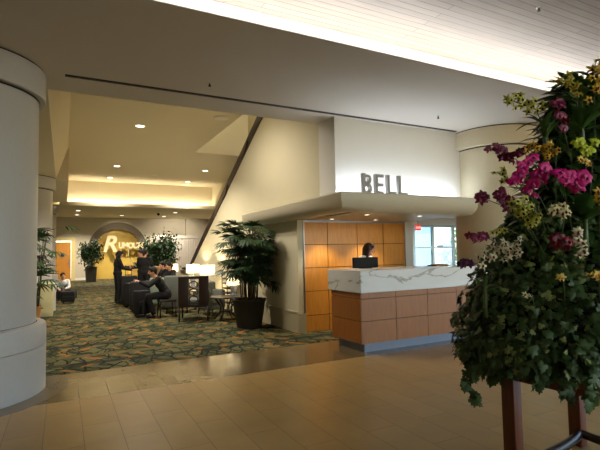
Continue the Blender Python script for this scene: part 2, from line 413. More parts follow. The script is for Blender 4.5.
# bulkhead with cove, then lower ceiling to the far wall
b = MB(); b.box((-2.5, 20.8, 3.6), (9, 20.95, HZ+.1)); b.box((-.15, 20.45, 3.55), (6.2, 20.5, 3.68)); b.box((-.15, 20.45, 3.53), (6.2, 20.85, 3.57))
struct(b.build('wall_bulkhead', M['hallceil']), 'plaster bulkhead with a glowing cove across the hall')
b = MB(); b.box((-.1, 20.6, 3.575), (6.1, 20.66, 3.60)); tag(b.build('cove_light', M['covewarm']), 'warm cove light along the hall bulkhead', 'light')
b = MB(); b.box((-2.5, 20.95, 3.85), (12, 31.5, 3.95)); struct(b.build('ceiling_far', M['hallceil']), 'low ceiling before the arched far wall')
b = MB(); b.box((6.2, 13.0, 3.6), (6.35, 20.8, HZ+.15)); b.box((6.2, 6.65, 2.6), (6.35, 13.0, HZ+.15)); b.box((8.9, 20.8, 0), (9.05, 31.0, 3.85)); b.box((6.2, 11.3, 0), (6.35, 20.8, 3.6)); b.box((6.35, 20.7, 0), (8.95, 20.8, 3.6)); struct(b.build('wall_hall_right', M['cream']), 'cream wall on the far side of the escalator')
# far wall with arch opening and door opening
AX, AR = 3.11, 1.35   # arch centre and inner radius
FY = 31.0
b = MB()
arch = [(AX-AR, 0)]+[(AX-AR*math.cos(a), 1.80+AR*1.0*math.sin(a)) for a in [PI*i/28 for i in range(29)]]+[(AX+AR, 0)]
# wall = strips around arch
pts = arch
for i in range(len(pts)-1):
    (x0, z0), (x1, z1) = pts[i], pts[i+1]
    if x1-x0 > 1e-5: b.add([(x0, FY, z0), (x1, FY, z1), (x1, FY, 3.85), (x0, FY, 3.85)], [(0, 1, 2, 3)])
    b.add([(x0, FY, z0), (x1, FY, z1), (x1, FY+.45, z1), (x0, FY+.45, z0)], [(0, 1, 2, 3)])
b.box((-2.6, FY, 0), (-.5, FY+.1, 3.85)); b.box((-.5, FY, 2.42), (.48, FY+.1, 3.85)); b.box((.48, FY, 0), (AX-AR, FY+.1, 3.85)); b.box((AX+AR, FY, 0), (9, FY+.1, 3.85))
b.box((7.35, FY-.25, 0), (9, FY, 3.85))
struct(b.build('wall_far', M['farwall']), 'far wall with a wide arch')
b = MB()   # stone arch surround
for k in range(40):
    a0, a1 = PI*k/40, PI*(k+1)/40
    for (r0, r1, y) in ((AR, AR+.42, FY-.06),):
        q = [(AX-r*math.cos(a), yy, 1.80+r*math.sin(a)) for yy in (y, FY) for r, a in ((r0, a0), (r1, a0), (r1, a1), (r0, a1))]
        b.add(q, [(0, 1, 2, 3), (4, 7, 6, 5), (1, 5, 6, 2), (0, 3, 7, 4)])
b.box((AX-AR-.42, FY-.06, 0), (AX-AR, FY, 1.80)); b.box((AX+AR, FY-.06, 0), (AX+AR+.42, FY, 1.80))
tag(b.build('arch_surround', M['archstone']), 'grey brown stone surround of the far arch', 'arch')
b = MB(); b.box((AX-AR-.05, FY+.45, 0), (AX+AR+.05, FY+.5, 3.5)); struct(b.build('wall_gold', M['gold']), 'gold wall inside the arch')
b = MB(); b.box((-2.6, 6.65, 0), (-2.5, 31, HZ)); b.box((-2.5, 6.65, CZ), (-1.9, 20.8, HZ+.1)); struct(b.build('wall_left', M['white']), 'white wall behind the pillars')
# door
b = MB(); b.box((-.44, FY-.02, .004), (.42, FY+.05, 2.34)); d = struct(b.build('door_1', M['doorwood']), 'orange wooden door at the far left end of the hall', 'door')
b = MB(); b.box((.30, FY-.07, .95), (.36, FY-.02, 1.2)); b.build('door_handle', M['steel'], d)
b = MB(); b.box((-.12, FY-.035, 1.45), (.06, FY-.02, 1.68)); b.build('door_sign', M['navy'], d)
b = MB(); b.box((.44, FY-.06, .004), (.66, FY+.05, 2.6)); b.box((-.68, FY-.06, .004), (-.46, FY+.05, 2.6)); b.box((-.46, FY-.06, 2.40), (.44, FY+.05, 2.6)); b.build('door_frame', M['frame'], d)
b = MB(); b.box((.80, FY-.03, 1.4), (.88, FY, 1.5)); b.build('key_switch', M['steel'], d)
b = MB(); b.box((.66, FY-.03, 0), (AX-AR-.42, FY, .14)); b.box((AX+AR+.3, FY-.03, 0), (7.3, FY, .14)); struct(b.build('baseboard_far', M['white']), 'pale baseboard of the far wall')
# slat screen right of the arch
b = MB()
x = 5.15; i = 0
while x < 8.8:
    b.box((x, FY-1.0+(.02 if i % 2 else 0), .02), (x+.10, FY-.95+(.02 if i % 2 else 0), 2.5)); x += .115; i += 1
b.box((5.1, FY-1.03, 2.5), (8.85, FY-.92, 2.7))
tag(b.build('slat_screen', M['curtain']), 'pale grey vertical slat screen right of the arch', 'screen')

# pillars --------------------------------------------------------
def pillar(name, c, r, m, lab, H=CZ, zb=(.5, .75)):
    t = thing(name, lab, 'pillar', (c[0], c[1], 0))
    q = r+.035; b = MB(); b.lathe([(q, 0), (q, zb[0]-.006), (q-.012, zb[0]), (q, zb[0]+.006), (q, zb[1]-.035), (q-.012, zb[1]-.012), (q-.05, zb[1]), (r-.1, zb[1])], n=72, cap=False)
    b.build('base', m, t)
    b = MB(); b.lathe([(r-.07, zb[1]-.02), (r-.07, H-.34)], n=72, cap=False); b.build('shaft', m, t)
    b = MB(); b.lathe([(r-.045, zb[1]-.004), (r-.075, zb[1]+.004), (r-.072, zb[1]+.01)], n=72, cap=False)
    b.lathe([(r-.065, H-.36), (r-.065, H-.34)], n=72, cap=False); b.lathe([(r-.01, H-.02), (r-.01, H)], n=72, cap=False); b.build('shadow_gap', M['groove'], t)
    b = MB(); b.lathe([(r-.07, H-.34), (r-.01, H-.34), (r, H-.33), (r, H-.02), (r-.01, H-.02)], n=72, cap=False); b.build('capital', m, t)
    for ch in t.children:
        e = ch.modifiers.new('es', 'EDGE_SPLIT'); e.split_angle = math.radians(30)
    return t
pillar('stone_pillar', (-1.05, 6.18), .85, M['pillar'], 'thick grey stone pillar filling the left edge, nearest of the row')
pillar('stone_pillar', (-1.05, 14.5), .85, M['pillar'], 'second grey pillar down the hall behind the potted palm')
pillar('stone_pillar', (-1.05, 21.8), .85, M['pillar'], 'farthest grey pillar, thin strip beside the orange door', H=3.6)
pillar('beige_pillar', (7.35, 5.95), .83, M['pillar_b'], 'thick beige pillar at the right end of the bell desk')
b = MB(); b.lathe([(.90, 0), (.90, .0035), (1.12, .0035), (1.12, 0)], (-1.05, 6.18, 0), n=72, cap=False, smooth=False); b.build('trim_2', M['ring']); struct(bpy.data.objects['trim_2'], 'brown stone ring in the floor round the left pillar', 'trim')

# bell stand ------------------------------------------------------
BY = 6.13
b = MB(); b.box((SX, BY, 2.3), (6.9, 6.64, CZ)); struct(b.build('wall_bell_upper', M['white']), 'white wall above the bell canopy, lit from below')
# side wall (in Y-Z), cut by the escalator slope
b = MB()
poly = [(7.5, 0), (7.5, 2.08), (6.131, 2.08), (6.131, CZ), (6.65, CZ), (6.65, 7.0), (9.2, 4.60), (15.9, .93), (17.2, .93), (17.2, 0)]
poly = [(7.5, 0), (7.5, 2.09), (6.645, 2.09), (6.645, CZ), (6.66, CZ), (6.66, HZ+.1), (9.15, HZ+.1), (15.9, .93), (17.2, .93), (17.2, 0)]
mt = Matrix(((0, 0, 1, 0), (1, 0, 0, 0), (0, 1, 0, 0), (0, 0, 0, 1)))
b.prism(poly, SX, SX+.12, mtx=mt)
b.prism([(y, z+.0) for y, z in [(6.66, 0), (6.66, .0), (7.5, .0)]], SX+.12, SX+.13, mtx=mt)
struct(b.build('wall_side', M['cream']), 'tall cream wall beside the escalator')
b = MB(); b.box((SX-.02, 7.49, 0), (SX, 17.2, .36)); b.box((SX-.03, 7.49, .36), (SX, 17.2, .39)); b.box((SX-.02, 7.47, 0), (SX+.14, 7.5, .36)); struct(b.build('baseboard_side', M['base']), 'tall beige base moulding of the side wall')
b = MB(); b.box((SX+.12, 7.48, 0), (SX+.135, 7.6, 2.09)); b.box((SX+.12, 7.5, 2.05), (6.41, 7.6, 2.09)); struct(b.build('trim_3', M['steel']), 'grey edge trim round the wood panels', 'trim')
# wood panel wall
b = MB(); b.box((SX+.14, 7.56, 0), (6.41, 7.7, 2.09), 1)
xs = [3.99, 4.525, 5.212, 5.859, 6.41]; zs = [0, .302, .75, 1.19, 1.628, 2.06]
for i in range(4):
    for k in range(5): b.box((xs[i]+.008, 7.54, zs[k]+.006), (xs[i+1]-.008, 7.57, zs[k+1]-.006), 0)
struct(b.build('wall_back', [M['maple'], M['maple_gap']]), 'maple panelled wall behind the bell desk')
b = MB(); b.box((6.41, 7.5, 0), (6.62, 11.0, 2.6)); struct(b.build('wall_passage', M['white']), 'white end wall beside the wood panels')
# alcove soffit
b = MB(); b.box((SX+.12, 5.7, 2.085), (6.41, 7.56, 2.2)); b.box((6.41, 6.5, 2.15), (6.6, 7.56, 2.2)); struct(b.build('ceiling_alcove', M['canopy']), 'low soffit over the bell desk')
b = MB(); b.box((6.4, 6.64, 2.5), (16, 11.0, 2.6)); b.box((6.87, 6.4, 2.2), (16, 6.6, CZ)); struct(b.build('ceiling_passage', M['white']), 'white ceiling in front of the daylit glass doors')
# canopy
def canopy():
    t = MB()
    X0, Y0 = 3.53, 5.48
    prof = [(0.30, 2.36), (.03, 2.362), (.0, 2.335), (.005, 2.27), (.02, 2.20), (.05, 2.15), (.09, 2.115), (.15, 2.09), (.19, 2.08), (.30, 2.08)]
    def ring(ins, z):
        P = []
        # far end, rounded
        for k in range(9):
            a = PI*k/16; P.append((3.85-(.32-ins*.9)*math.sin(a) if k else 3.85, 9.95-.5+ (.5-ins)*math.cos(a), z))
        P.append((X0+ins, 9.0, z)); P.append((X0+ins, 7.0, z))
        P.append((X0+ins, Y0+ins, z))
        P.append((4.5, Y0+ins, z)); P.append((5.5, Y0+ins, z)); P.append((6.2, Y0+ins, z))
        for k in range(1, 9):
            a = PI/2*k/8; P.append((6.2+(.40-ins)*math.sin(a), Y0+ins+(.5-ins)*(1-math.cos(a)), z))
        return P
    R = [ring(i, z) for i, z in prof]; n = len(R[0]); vs = [p for r in R for p in r]; fs = []
    for i in range(len(R)-1):
        for j in range(n-1):
            a = i*n+j; fs.append((a, a+1, a+1+n, a+n))
    t.add(vs, fs, 0, False)
    # top deck and underside
    t.box((3.85-.07, 5.75, 2.32), (6.40, 6.14, 2.36)); t.box((3.82, 5.75, 2.085), (6.4, 5.8, 2.11))
    o = t.build('bell_canopy', M['canopy'])
    for p in o.data.polygons: p.use_smooth = len(p.vertices) == 4 and p.area > 0
    e = o.modifiers.new('es', 'EDGE_SPLIT'); e.split_angle = math.radians(35)
    return tag(o, 'cream canopy with a rounded edge above the bell desk', 'canopy')
canopy()
b = MB(); b.box((SX-.05, 5.96, 2.365), (6.4, 6.0, 2.385)); tag(b.build('strip_light', M['covebell']), 'white strip light on the canopy top behind the letters', 'light')
# BELL letters
t = thing('letter_sign', 'silver letters spelling BELL on top of the canopy', 'sign', (4.02, 5.62, 2.362))
LH, LD, ST = .31, .06, .05
def stand(poly, x, w_=None):
    bb = MB(); m4 = Matrix(((1, 0, 0, x), (0, 0, 1, 0), (0, 1, 0, 0), (0, 0, 0, 1)))
    bb.prism(poly, 0, LD, mtx=m4); return bb
def Lp(w): return [(0, 0), (w, 0), (w, .052), (ST, .052), (ST, LH), (0, LH)]
Ep = [(0, 0), (.16, 0), (.16, .05), (ST, .05), (ST, .12), (.15, .12), (.15, .168), (ST, .168), (ST, LH-.05), (.16, LH-.05), (.16, LH), (0, LH)]
def Bmesh():
    bb = MB(); m4 = Matrix(((1, 0, 0, 0), (0, 0, 1, 0), (0, 1, 0, 0), (0, 0, 0, 1)))
    bb.prism([(0, 0), (ST, 0), (ST, LH), (0, LH)], 0, LD, mtx=m4)
    for zc, ro, xo in ((.0765, .0765, .10), (.2165, .0735, .092)):
        N = 14; out = []; inn = []
        for k in range(N+1):
            a = -PI/2+PI*k/N
            out.append((xo+ro*.95*math.cos(a), zc+ro*math.sin(a))); inn.append((xo-.005+(ro-.05)*.95*math.cos(a)*1.0, zc+(ro-.045)*math.sin(a)))
        out = [(ST, zc-ro)]+out+[(ST, zc+ro)]; inn = [(ST, zc-ro+.045)]+inn+[(ST, zc+ro-.045)]
        for k in range(len(out)-1):
            bb.prism([out[k], out[k+1], inn[k+1], inn[k]], 0, LD, mtx=m4)
    return bb
Bmesh().build('letter', M['letter'], t)
stand(Ep, .235).build('letter', M['letter'], t); stand(Lp(.17), .465).build('letter', M['letter'], t); stand(Lp(.19), .685).build('letter', M['letter'], t)

# counter
t = thing('bell_desk', 'bell desk of wood panels with a thick white marble top', 'desk', (0, 0, 0))
b = MB(); b.box((3.84, 5.5, .875), (6.62, 6.42, 1.2)); bev(b.build('marble_top', M['marble'], t), .006)
b = MB(); b.box((3.90, 5.575, .125), (6.6, 6.36, .875)); b.build('carcass', M['maple_gap'], t)
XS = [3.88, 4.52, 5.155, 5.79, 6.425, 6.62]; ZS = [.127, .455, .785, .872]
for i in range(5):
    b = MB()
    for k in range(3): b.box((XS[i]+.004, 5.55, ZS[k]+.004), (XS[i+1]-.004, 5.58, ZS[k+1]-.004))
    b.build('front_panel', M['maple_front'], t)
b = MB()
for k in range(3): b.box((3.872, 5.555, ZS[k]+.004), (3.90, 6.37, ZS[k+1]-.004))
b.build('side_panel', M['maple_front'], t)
b = MB(); b.box((3.95, 5.60, .0), (6.6, 6.3, .125)); b.build('plinth', mat('grey_blue_plinth', rgb(104, 112, 126), .4, .3), t)
b = MB(); b.box((4.3, 6.42, .72), (6.4, 6.58, .76)); b.build('work_shelf', M['maple_front'], t)
# monitor on counter
t = thing('computer_monitor', 'black computer monitor seen from behind on the marble desk top', 'monitor', (4.45, 6.22, 1.2), -.1)
b = MB(); b.rbox((-.235, -.02, .012), (.235, .02, .185), .008); b.build('screen_case', M['black'], t)
b = MB(); b.box((-.22, .02, .03), (.22, .023, .175)); b.build('screen', M['steel'], t)
b = MB(); b.rbox((-.1, -.05, .001), (.1, .06, .012), .005); b.box((-.03, -.012, .01), (.03, .012, .05)); b.build('stand', M['black'], t)
# tray of papers at right of the desk
t = thing('paper_stack', 'low pale stack of papers on the desk by the windows', 'papers', (5.95, 6.1, 1.2))
b = MB(); b.rbox((-.16, -.11, .0), (.16, .11, .012), .004); b.rbox((-.15, -.10, .012), (.13, .1, .022), .004); b.rbox((-.10, -.10, .022), (.12, .09, .032), .004); b.build('sheets', M['tanfab'], t)

def spot(loc, tgt, w, size, col, soft=.1):
    ld = bpy.data.lights.new('spot_lamp', 'SPOT'); ld.energy = w; ld.spot_size = size; ld.spot_blend = .7; ld.shadow_soft_size = soft; ld.color = col
    lo = bpy.data.objects.new('spot_lamp', ld); COL.objects.link(lo); lo.location = loc
    lo.rotation_euler = (V(tgt)-V(loc)).to_track_quat('-Z', 'Y').to_euler(); return lo
# alcove downlights / ceiling lights
def downlight(x, y, z, r, lab, grp, w=0, spot=1.2, col=(1, .82, .6)):
    t = thing('recessed_downlight', lab, 'ceiling light', (x, y, z), 0, grp)
    b = MB(); b.lathe([(r*1.25, 0), (r*1.25, -.006), (r, -.006), (r, 0)], n=24, cap=False); b.build('trim_ring', M['ringwhite'], t)
    b = MB(); b.lathe([(r, -.003), (r*.0001+.0001, -.0031)], n=24, cap=False); b.build('lens', M['lampface'], t)
    if w:
        ld = bpy.data.lights.new('downlight_lamp', 'SPOT'); ld.energy = w; ld.spot_size = spot; ld.spot_blend = .6; ld.shadow_soft_size = .04; ld.color = col
        lo = bpy.data.objects.new('downlight_lamp', ld); COL.objects.link(lo); lo.location = (x, y, z-.03)
g = 'downlights over the bell desk'
pl = bpy.data.lights.new('upper_floor_lamp', 'POINT'); pl.energy = 170; pl.color = (1, .92, .78); pl.shadow_soft_size = .2  # unseen fill light added to brighten the escalator opening and side wall
po = bpy.data.objects.new('upper_floor_lamp', pl); COL.objects.link(po); po.location = (4.5, 9.2, 6.3)
downlight(4.36, 7.1, 2.085, .045, 'small round downlight over the desk nearest the left edge', g, 60, 1.7)
downlight(4.42, 6.1, 2.085, .045, 'small round downlight over the clerk side near the canopy', g, 16, 1.7)
downlight(5.35, 7.1, 2.085, .045, 'small round downlight before the right hand wood panels', g, 55, 1.7)
downlight(5.55, 6.1, 2.085, .045, 'small round downlight over the right half of the desk', g, 12, 1.7)
g = 'downlights in the raised hall ceiling'
for x, y, l, w in ((1.62, 11.37, 'round downlight in the raised hall ceiling, nearest and largest on the left', 756), (1.64, 16.9, 'round downlight in the raised hall ceiling, second of the left row', 648),
                (1.65, 19.6, 'round downlight in the raised hall ceiling, third of the left row by the cove', 324), (4.72, 16.7, 'round downlight in the raised hall ceiling beside the escalator rail', 612),
                (4.77, 19.6, 'round downlight in the raised hall ceiling, right one by the cove', 324)):
    downlight(x, y, HZ, .10, l, g, w, 2.2, (1, .89, .74))
g = 'downlights in the low far ceiling'
for x, y, l, w in ((.61, 23.5, 'downlight in the low far ceiling, front one above the orange door', 324), (.62, 26.0, 'downlight in the low far ceiling, rear one above the orange door', 475), (2.77, 25.9, 'downlight in the low far ceiling in front of the arch', 648),
                (5.05, 23.4, 'downlight in the low far ceiling, brighter one right of the dome camera', 475), (4.98, 26, 'downlight in the low far ceiling over the slat screen', 648)):
    downlight(x*1.119, y*1.119, 3.85, .11, l, g, w, 2.3, (1, .89, .74))
spot((AX, FY-2.2, 3.7), (AX, FY+.5, 1.6), 130, 1.5, (1, .88, .62))  # unseen spot on the sign and gold wall, no fixture
for x, y in ((1.2, 7.9), (1.8, 8.3)): spot((x, y, HZ-.05), (x+1.0, y+.6, 1.2), 200, 2.5, (1, .9, .76))  # unseen spots added to brighten the cream side wall
spot((6.6, 28.6, 3.7), (6.6, FY, 1.4), 230, 2.2, (1, .9, .76))  # unseen spot added to brighten the slat screen
# dome camera, speaker, sprinklers
t = thing('security_camera', 'dark dome security camera under the low far ceiling', 'camera', (4.67, 25.9, 3.85))
b = MB(); b.lathe([(.09, 0), (.09, -.08), (.06, -.10)], n=20); b.build('mount', M['ringwhite'], t)
b = MB(); b.ell((0, 0, -.13), (.08, .08, .09)); b.build('dome', M['black'], t)
b = MB(); b.lathe([(.17, 0), (.17, -.008), (.15, -.012), (.02, -.012)], n=32); tag(b.build('ceiling_speaker', M['ringwhite'], None, (3.19, 9.95, HZ)), 'round white ceiling speaker beside the escalator opening', 'speaker')
b = MB(); b.lathe([(.12, 0), (.12, -.008), (.02, -.01)], n=32); tag(b.build('ceiling_speaker', M['ringwhite'], None, (3.2, 18.3, HZ)), 'small flat round fitting in the hall ceiling before the cove', 'speaker')
for (x, y, z, l) in ((1.64, 5.57, CZ, 'small sprinkler head in the low ceiling above the hall edge'), (5.42, 5.44, CZ, 'small sprinkler head in the low ceiling above the bell letters'), (4.95, 3.3, 4.32, 'sprinkler head in the plank ceiling')):
    t = thing('sprinkler_head', l, 'sprinkler', (x, y, z))
    b = MB(); b.lathe([(.03, 0), (.03, -.004), (.012, -.008)], n=16); b.build('escutcheon', M['ringwhite'], t)
    b = MB(); b.lathe([(.01, -.005), (.01, -.03)], n=10); b.lathe([(.02, -.038), (.02, -.042)], n=12); b.tube([(.012, 0, -.028), (.014, 0, -.04)], .003, 6); b.build('deflector', M['black'], t)

# windows and outdoors behind the desk
WY = 11.0
def window(n, x0, x1, glass, lab, extra=None):
    b = MB(); w = .05
    b.box((x0, WY, 0), (x0+w, WY+.06, 2.27)); b.box((x1-w, WY, 0), (x1, WY+.06, 2.27)); b.box((x0+w, WY, 2.2), (x1-w, WY+.06, 2.27)); b.box((x0+w, WY, 1.53), (x1-w, WY+.06, 1.57)); b.box((x0+w, WY, 0), (x1-w, WY+.06, .12))
    o = struct(b.build('window_%d' % n, M['glassframe']), lab, 'window')
    b = MB(); b.box((x0+w, WY+.025, .12), (x1-w, WY+.035, 1.53)); b.box((x0+w, WY+.025, 1.57), (x1-w, WY+.035, 2.2)); b.build('pane', glass, o)
    return o
o = window(1, 8.6, 9.75, M['glass'], 'narrow glass panel left of the exit')
o = window(2, 9.75, 10.55, M['frost'], 'pale blue glass door under the exit sign')
b = MB(); b.tube([(10.42, WY-.02, .9), (10.42, WY-.08, .95), (10.36, WY-.09, 1.15), (10.42, WY-.08, 1.35), (10.42, WY-.02, 1.4)], .014, 8); b.build('door_handle', M['steel'], o)
o = window(3, 10.55, 11.45, M['glass'], 'bright glass door behind the bell desk')
b = MB(); b.box((10.7, WY-.02, 1.55), (10.95, WY, 1.62)); b.build('push_plate', M['steel'], o)
o = window(4, 11.45, 12.6, M['glass'], 'glass panel with green trees outside')
b = MB(); b.box((8.4, WY-.02, 2.27), (16, WY+.1, 2.6)); b.box((6.62, WY, 0), (8.6, WY+.1, 2.6)); b.box((12.6, WY, 0), (16, WY+.1, 2.3)); struct(b.build('wall_window', M['white']), 'white wall around the glass doors')
t = thing('exit_sign', 'small red exit sign hanging before the glass doors', 'sign', (9.66, 10.7, 2.08))
b = MB(); b.box((-.10, -.02, 0), (.10, .02, .17)); b.build('sign_box', M['exitred'], t)
b = MB(); b.box((-.01, -.01, .17), (.01, .01, .42)); b.build('bracket', M['steel'], t)
def text_mesh(name, s, size, depth, m, parent, loc, rot=(PI/2, 0, 0), shear=0, off=0, spacing=1):
    c = bpy.data.curves.new(name, 'FONT'); c.body = s; c.size = size; c.extrude = depth; c.shear = shear; c.offset = off; c.space_character = spacing
    c.align_x = 'LEFT'; tmp = bpy.data.objects.new('tmp', c); COL.objects.link(tmp)
    dg = bpy.context.evaluated_depsgraph_get(); me = bpy.data.meshes.new_from_object(tmp.evaluated_get(dg))
    bpy.data.objects.remove(tmp); me.name = name; me.materials.clear(); me.materials.append(m)
    o = bpy.data.objects.new(name, me); COL.objects.link(o); o.location = loc; o.rotation_euler = rot
    if parent: o.parent = parent
    return o
text_mesh('lettering', 'EXIT', .09, .002, M['exitwhite'], t, (-.087, -.023, .055))
t = thing('nightclub_sign', 'raised pale lettering reading Rumours on the gold arch wall', 'sign', (2.25, FY-.12, 1.95))
text_mesh('capital_letter', 'R', 1.4, .03, M['signgold'], t, (-.1, 0, -.22), shear=.25, off=.035)
text_mesh('lettering', 'UMOURS', .50, .03, M['signgold'], t, (.86, 0, -.02), off=.022, spacing=.92).scale.x = .80
b = MB(); b.tube([(1.5, .02, .05), (1.45, .02, -.5), (1.7, .02, -1.0)], .015, 6); b.build('stroke', M['signgold'], t)

# outdoors
b = MB(); b.box((6, 11.2, -.1), (40, 40, -.01)); struct(b.build('floor_outdoor', M['paving']), 'sunlit paving outside the glass doors')
b = MB(); b.box((10.0, 16.0, 0), (16.7, 16.3, 4)); struct(b.build('wall_outdoor', M['outwall']), 'bright white wall outside the glass doors')

def leaf_quad(b, p, d, up, L, W, mi=0, bend=.25):
    """pointed leaf with a folded midrib"""
    d = d.normalized(); s = d.cross(up)
    if s.length < 1e-4: s = d.orthogonal()
    s.normalize(); n = s.cross(d)
    m1 = p+d*L*.35-n*L*bend*.1; m2 = p+d*L*.7-n*L*bend*.5; tip = p+d*L-n*L*bend
    vs = [p, m1+s*W*.5+n*W*.12, m1, m1-s*W*.5+n*W*.12, m2+s*W*.4+n*W*.1, m2, m2-s*W*.4+n*W*.1, tip]
    b.add(vs, [(0, 1, 2), (0, 2, 3), (1, 4, 5, 2), (2, 5, 6, 3), (4, 7, 5), (5, 7, 6)], mi, True)
def rnd(s=1): return V((random.gauss(0, s), random.gauss(0, s), random.gauss(0, s)))

t = thing('tree', 'sunlit green tree outside behind the glass panel', 'tree', (16.3, 13.7, -.01))
b = MB(); b.tube([(0, 0, 0), (.1, 0, 1.2), (-.05, .1, 2.4)], [.12, .09, .06]); b.build('trunk', M['stem'], t)
b = MB()
for _ in range(2600):
    a = random.uniform(0, 2*PI); r = 1.5*math.sqrt(random.random()); z = random.uniform(.3, 3.6)
    leaf_quad(b, V((r*math.cos(a), r*math.sin(a), z)), rnd(), V((0, 0, 1)), .22, .11)
b.build('foliage', M['treeout'], t)

# ------------------------------------------------------------------ escalator
t = thing('escalator', 'escalator descending into the hall behind the cream side wall', 'escalator', (0, 0, 0))
y0, z0, y1, z1 = 8.1, 5.2, 15.9, .93
k = (z1-z0)/(y1-y0)
def rl(y): return z0+k*(y-y0)
b = MB(); b.tube([(3.93, y, rl(y)+.06) for y in (8.1, 10, 12, 14, 15.6)]+[(3.93, 16.2, .98), (3.93, 16.9, .95), (3.93, 17.1, .85), (3.93, 17.05, .7), (3.93, 16.8, .62)], .055, 12); b.build('handrail', M['black'], t)
b = MB(); b.tube([(5.1, y, rl(y)+.06) for y in (8.1, 12, 15.6)]+[(5.1, 16.2, .98), (5.1, 16.9, .95)], .05, 12); b.build('handrail', M['black'], t)
b = MB(); b.prism([(8.1, rl(8.1)-.24), (15.9, rl(15.9)-.16), (16.9, .8), (16.9, .9), (15.9, rl(15.9)+.03), (8.1, rl(8.1)+.03)], 3.83, 3.99, mtx=mt); b.build('balustrade', M['rail'], t)
for yy in (9.9, 11.4): 
    b = MB(); b.prism([(yy, rl(yy)-.1), (yy+.45, rl(yy+.45)-.1), (yy+.45, rl(yy+.45)-.22), (yy+.15, rl(yy+.15)-.22)], 3.80, 3.86, mtx=mt); b.build('cover_plate', M['rail'], t)
b = MB(); b.prism([(8.1, rl(8.1)-1.3), (16.0, .02), (17.3, .02), (17.3, .15), (16.2, .15), (8.1, rl(8.1)-.95)], 4.0, 5.1, mtx=mt); b.build('steps', M['steel'], t)

# ------------------------------------------------------------------ palms, ficus and planters
def pot(b, r0, r1, h, sq=False):
    if sq:
        n = 4; a0 = PI/4
        def ringv(r, z): return [(r*1.2*math.cos(a0+PI/2*j), r*1.2*math.sin(a0+PI/2*j), z) for j in range(4)]
    R = [(r0, 0), (r1, h*.93), (r1*1.05, h*.93), (r1*1.05, h), (r1*.92, h), (r1*.9, h-.06)]
    b.lathe(R, n=40 if not sq else 4, cap=True, smooth=not sq, a0=(PI/4 if sq else 0), a1=(PI/4 if sq else 0)+2*PI)
def fan_leaf(b, p, d, L, nbl, spread=2.2, W=.035, droop=.35):
    d = d.normalized(); up = V((0, 0, 1)); s = d.cross(up)
    if s.length < .05: s = V((1, 0, 0))
    s.normalize(); n = s.cross(d)
    for i in range(nbl):
        a = (i/(nbl-1)-.5)*spread
        dd = d*math.cos(a)+s*math.sin(a)+n*random.uniform(-.05, .1)
        leaf_quad(b, p, dd, n, L*(1-.25*abs(a)/spread)*random.uniform(.85, 1.1), W, 0, droop)
def rhapis(name, lab, loc, H, R, stems, leaves, potspec, potm, L=.32, W=.04, cat='potted plant', grp=None, dens=9):
    t = thing(name, lab, cat, loc, 0, grp)
    r0, r1, h, sq = potspec
    b = MB(); pot(b, r0, r1, h, sq); b.build('planter', potm, t)
    b = MB(); b.lathe([(r1*.88, h-.06), (.001, h-.05)], n=24, cap=False); b.build('soil', M['soil'], t)
    st = MB(); fo = MB()
    for i in range(stems):
        a = 2*PI*i/stems+random.uniform(-.3, .3); rr = r1*.6*math.sqrt(random.random())
        p0 = V((rr*math.cos(a), rr*math.sin(a), h-.06)); top = random.uniform(.55, 1.0)*(H-h)
        p1 = p0+V((math.cos(a)*R*.3*top/(H-h), math.sin(a)*R*.3*top/(H-h), top*.9))
        pm = p0.lerp(p1, .5)+V((math.cos(a), math.sin(a), 0))*(-.02)
        st.tube([p0, pm, p1], [.014, .012, .008], 6)
        n = max(3, leaves//stems)
        for j in range(n):
            f = random.uniform(.3, 1); q = p0.lerp(pm, f*2) if f < .5 else pm.lerp(p1, f*2-1)
            aa = random.uniform(0, 2*PI); el = random.uniform(-.1, 1.1)
            d = V((math.cos(aa)*math.cos(el), math.sin(aa)*math.cos(el), math.sin(el)))
            ln = random.uniform(.35, .8)*R
            q2 = q+d*ln
            if q2.z < h+.02: q2.z = h+.1
            st.tube([q, q.lerp(q2, .5)+V((0, 0, .02)), q2], .004, 4)
            fan_leaf(fo, q2, (d+V((0, 0, -.25))), L, dens, 2.4, W, .45)
    st.build('stems', M['stem'], t); fo.build('foliage', M['leafpalm'], t)
    return t
rhapis('potted_palm', 'big bushy potted palm by the cream side wall near the desk', (3.36, 8.75, .004), 2.26, .5, 20, 230, (.25, .33, .56, False), M['pot'], .30, .042)
rhapis('potted_palm', 'potted palm half hidden behind the thick left pillar', (-.62, 12.4, .004), 2.42, .62, 9, 52, (.2, .26, .34, True), M['terracotta'], .4, .05)
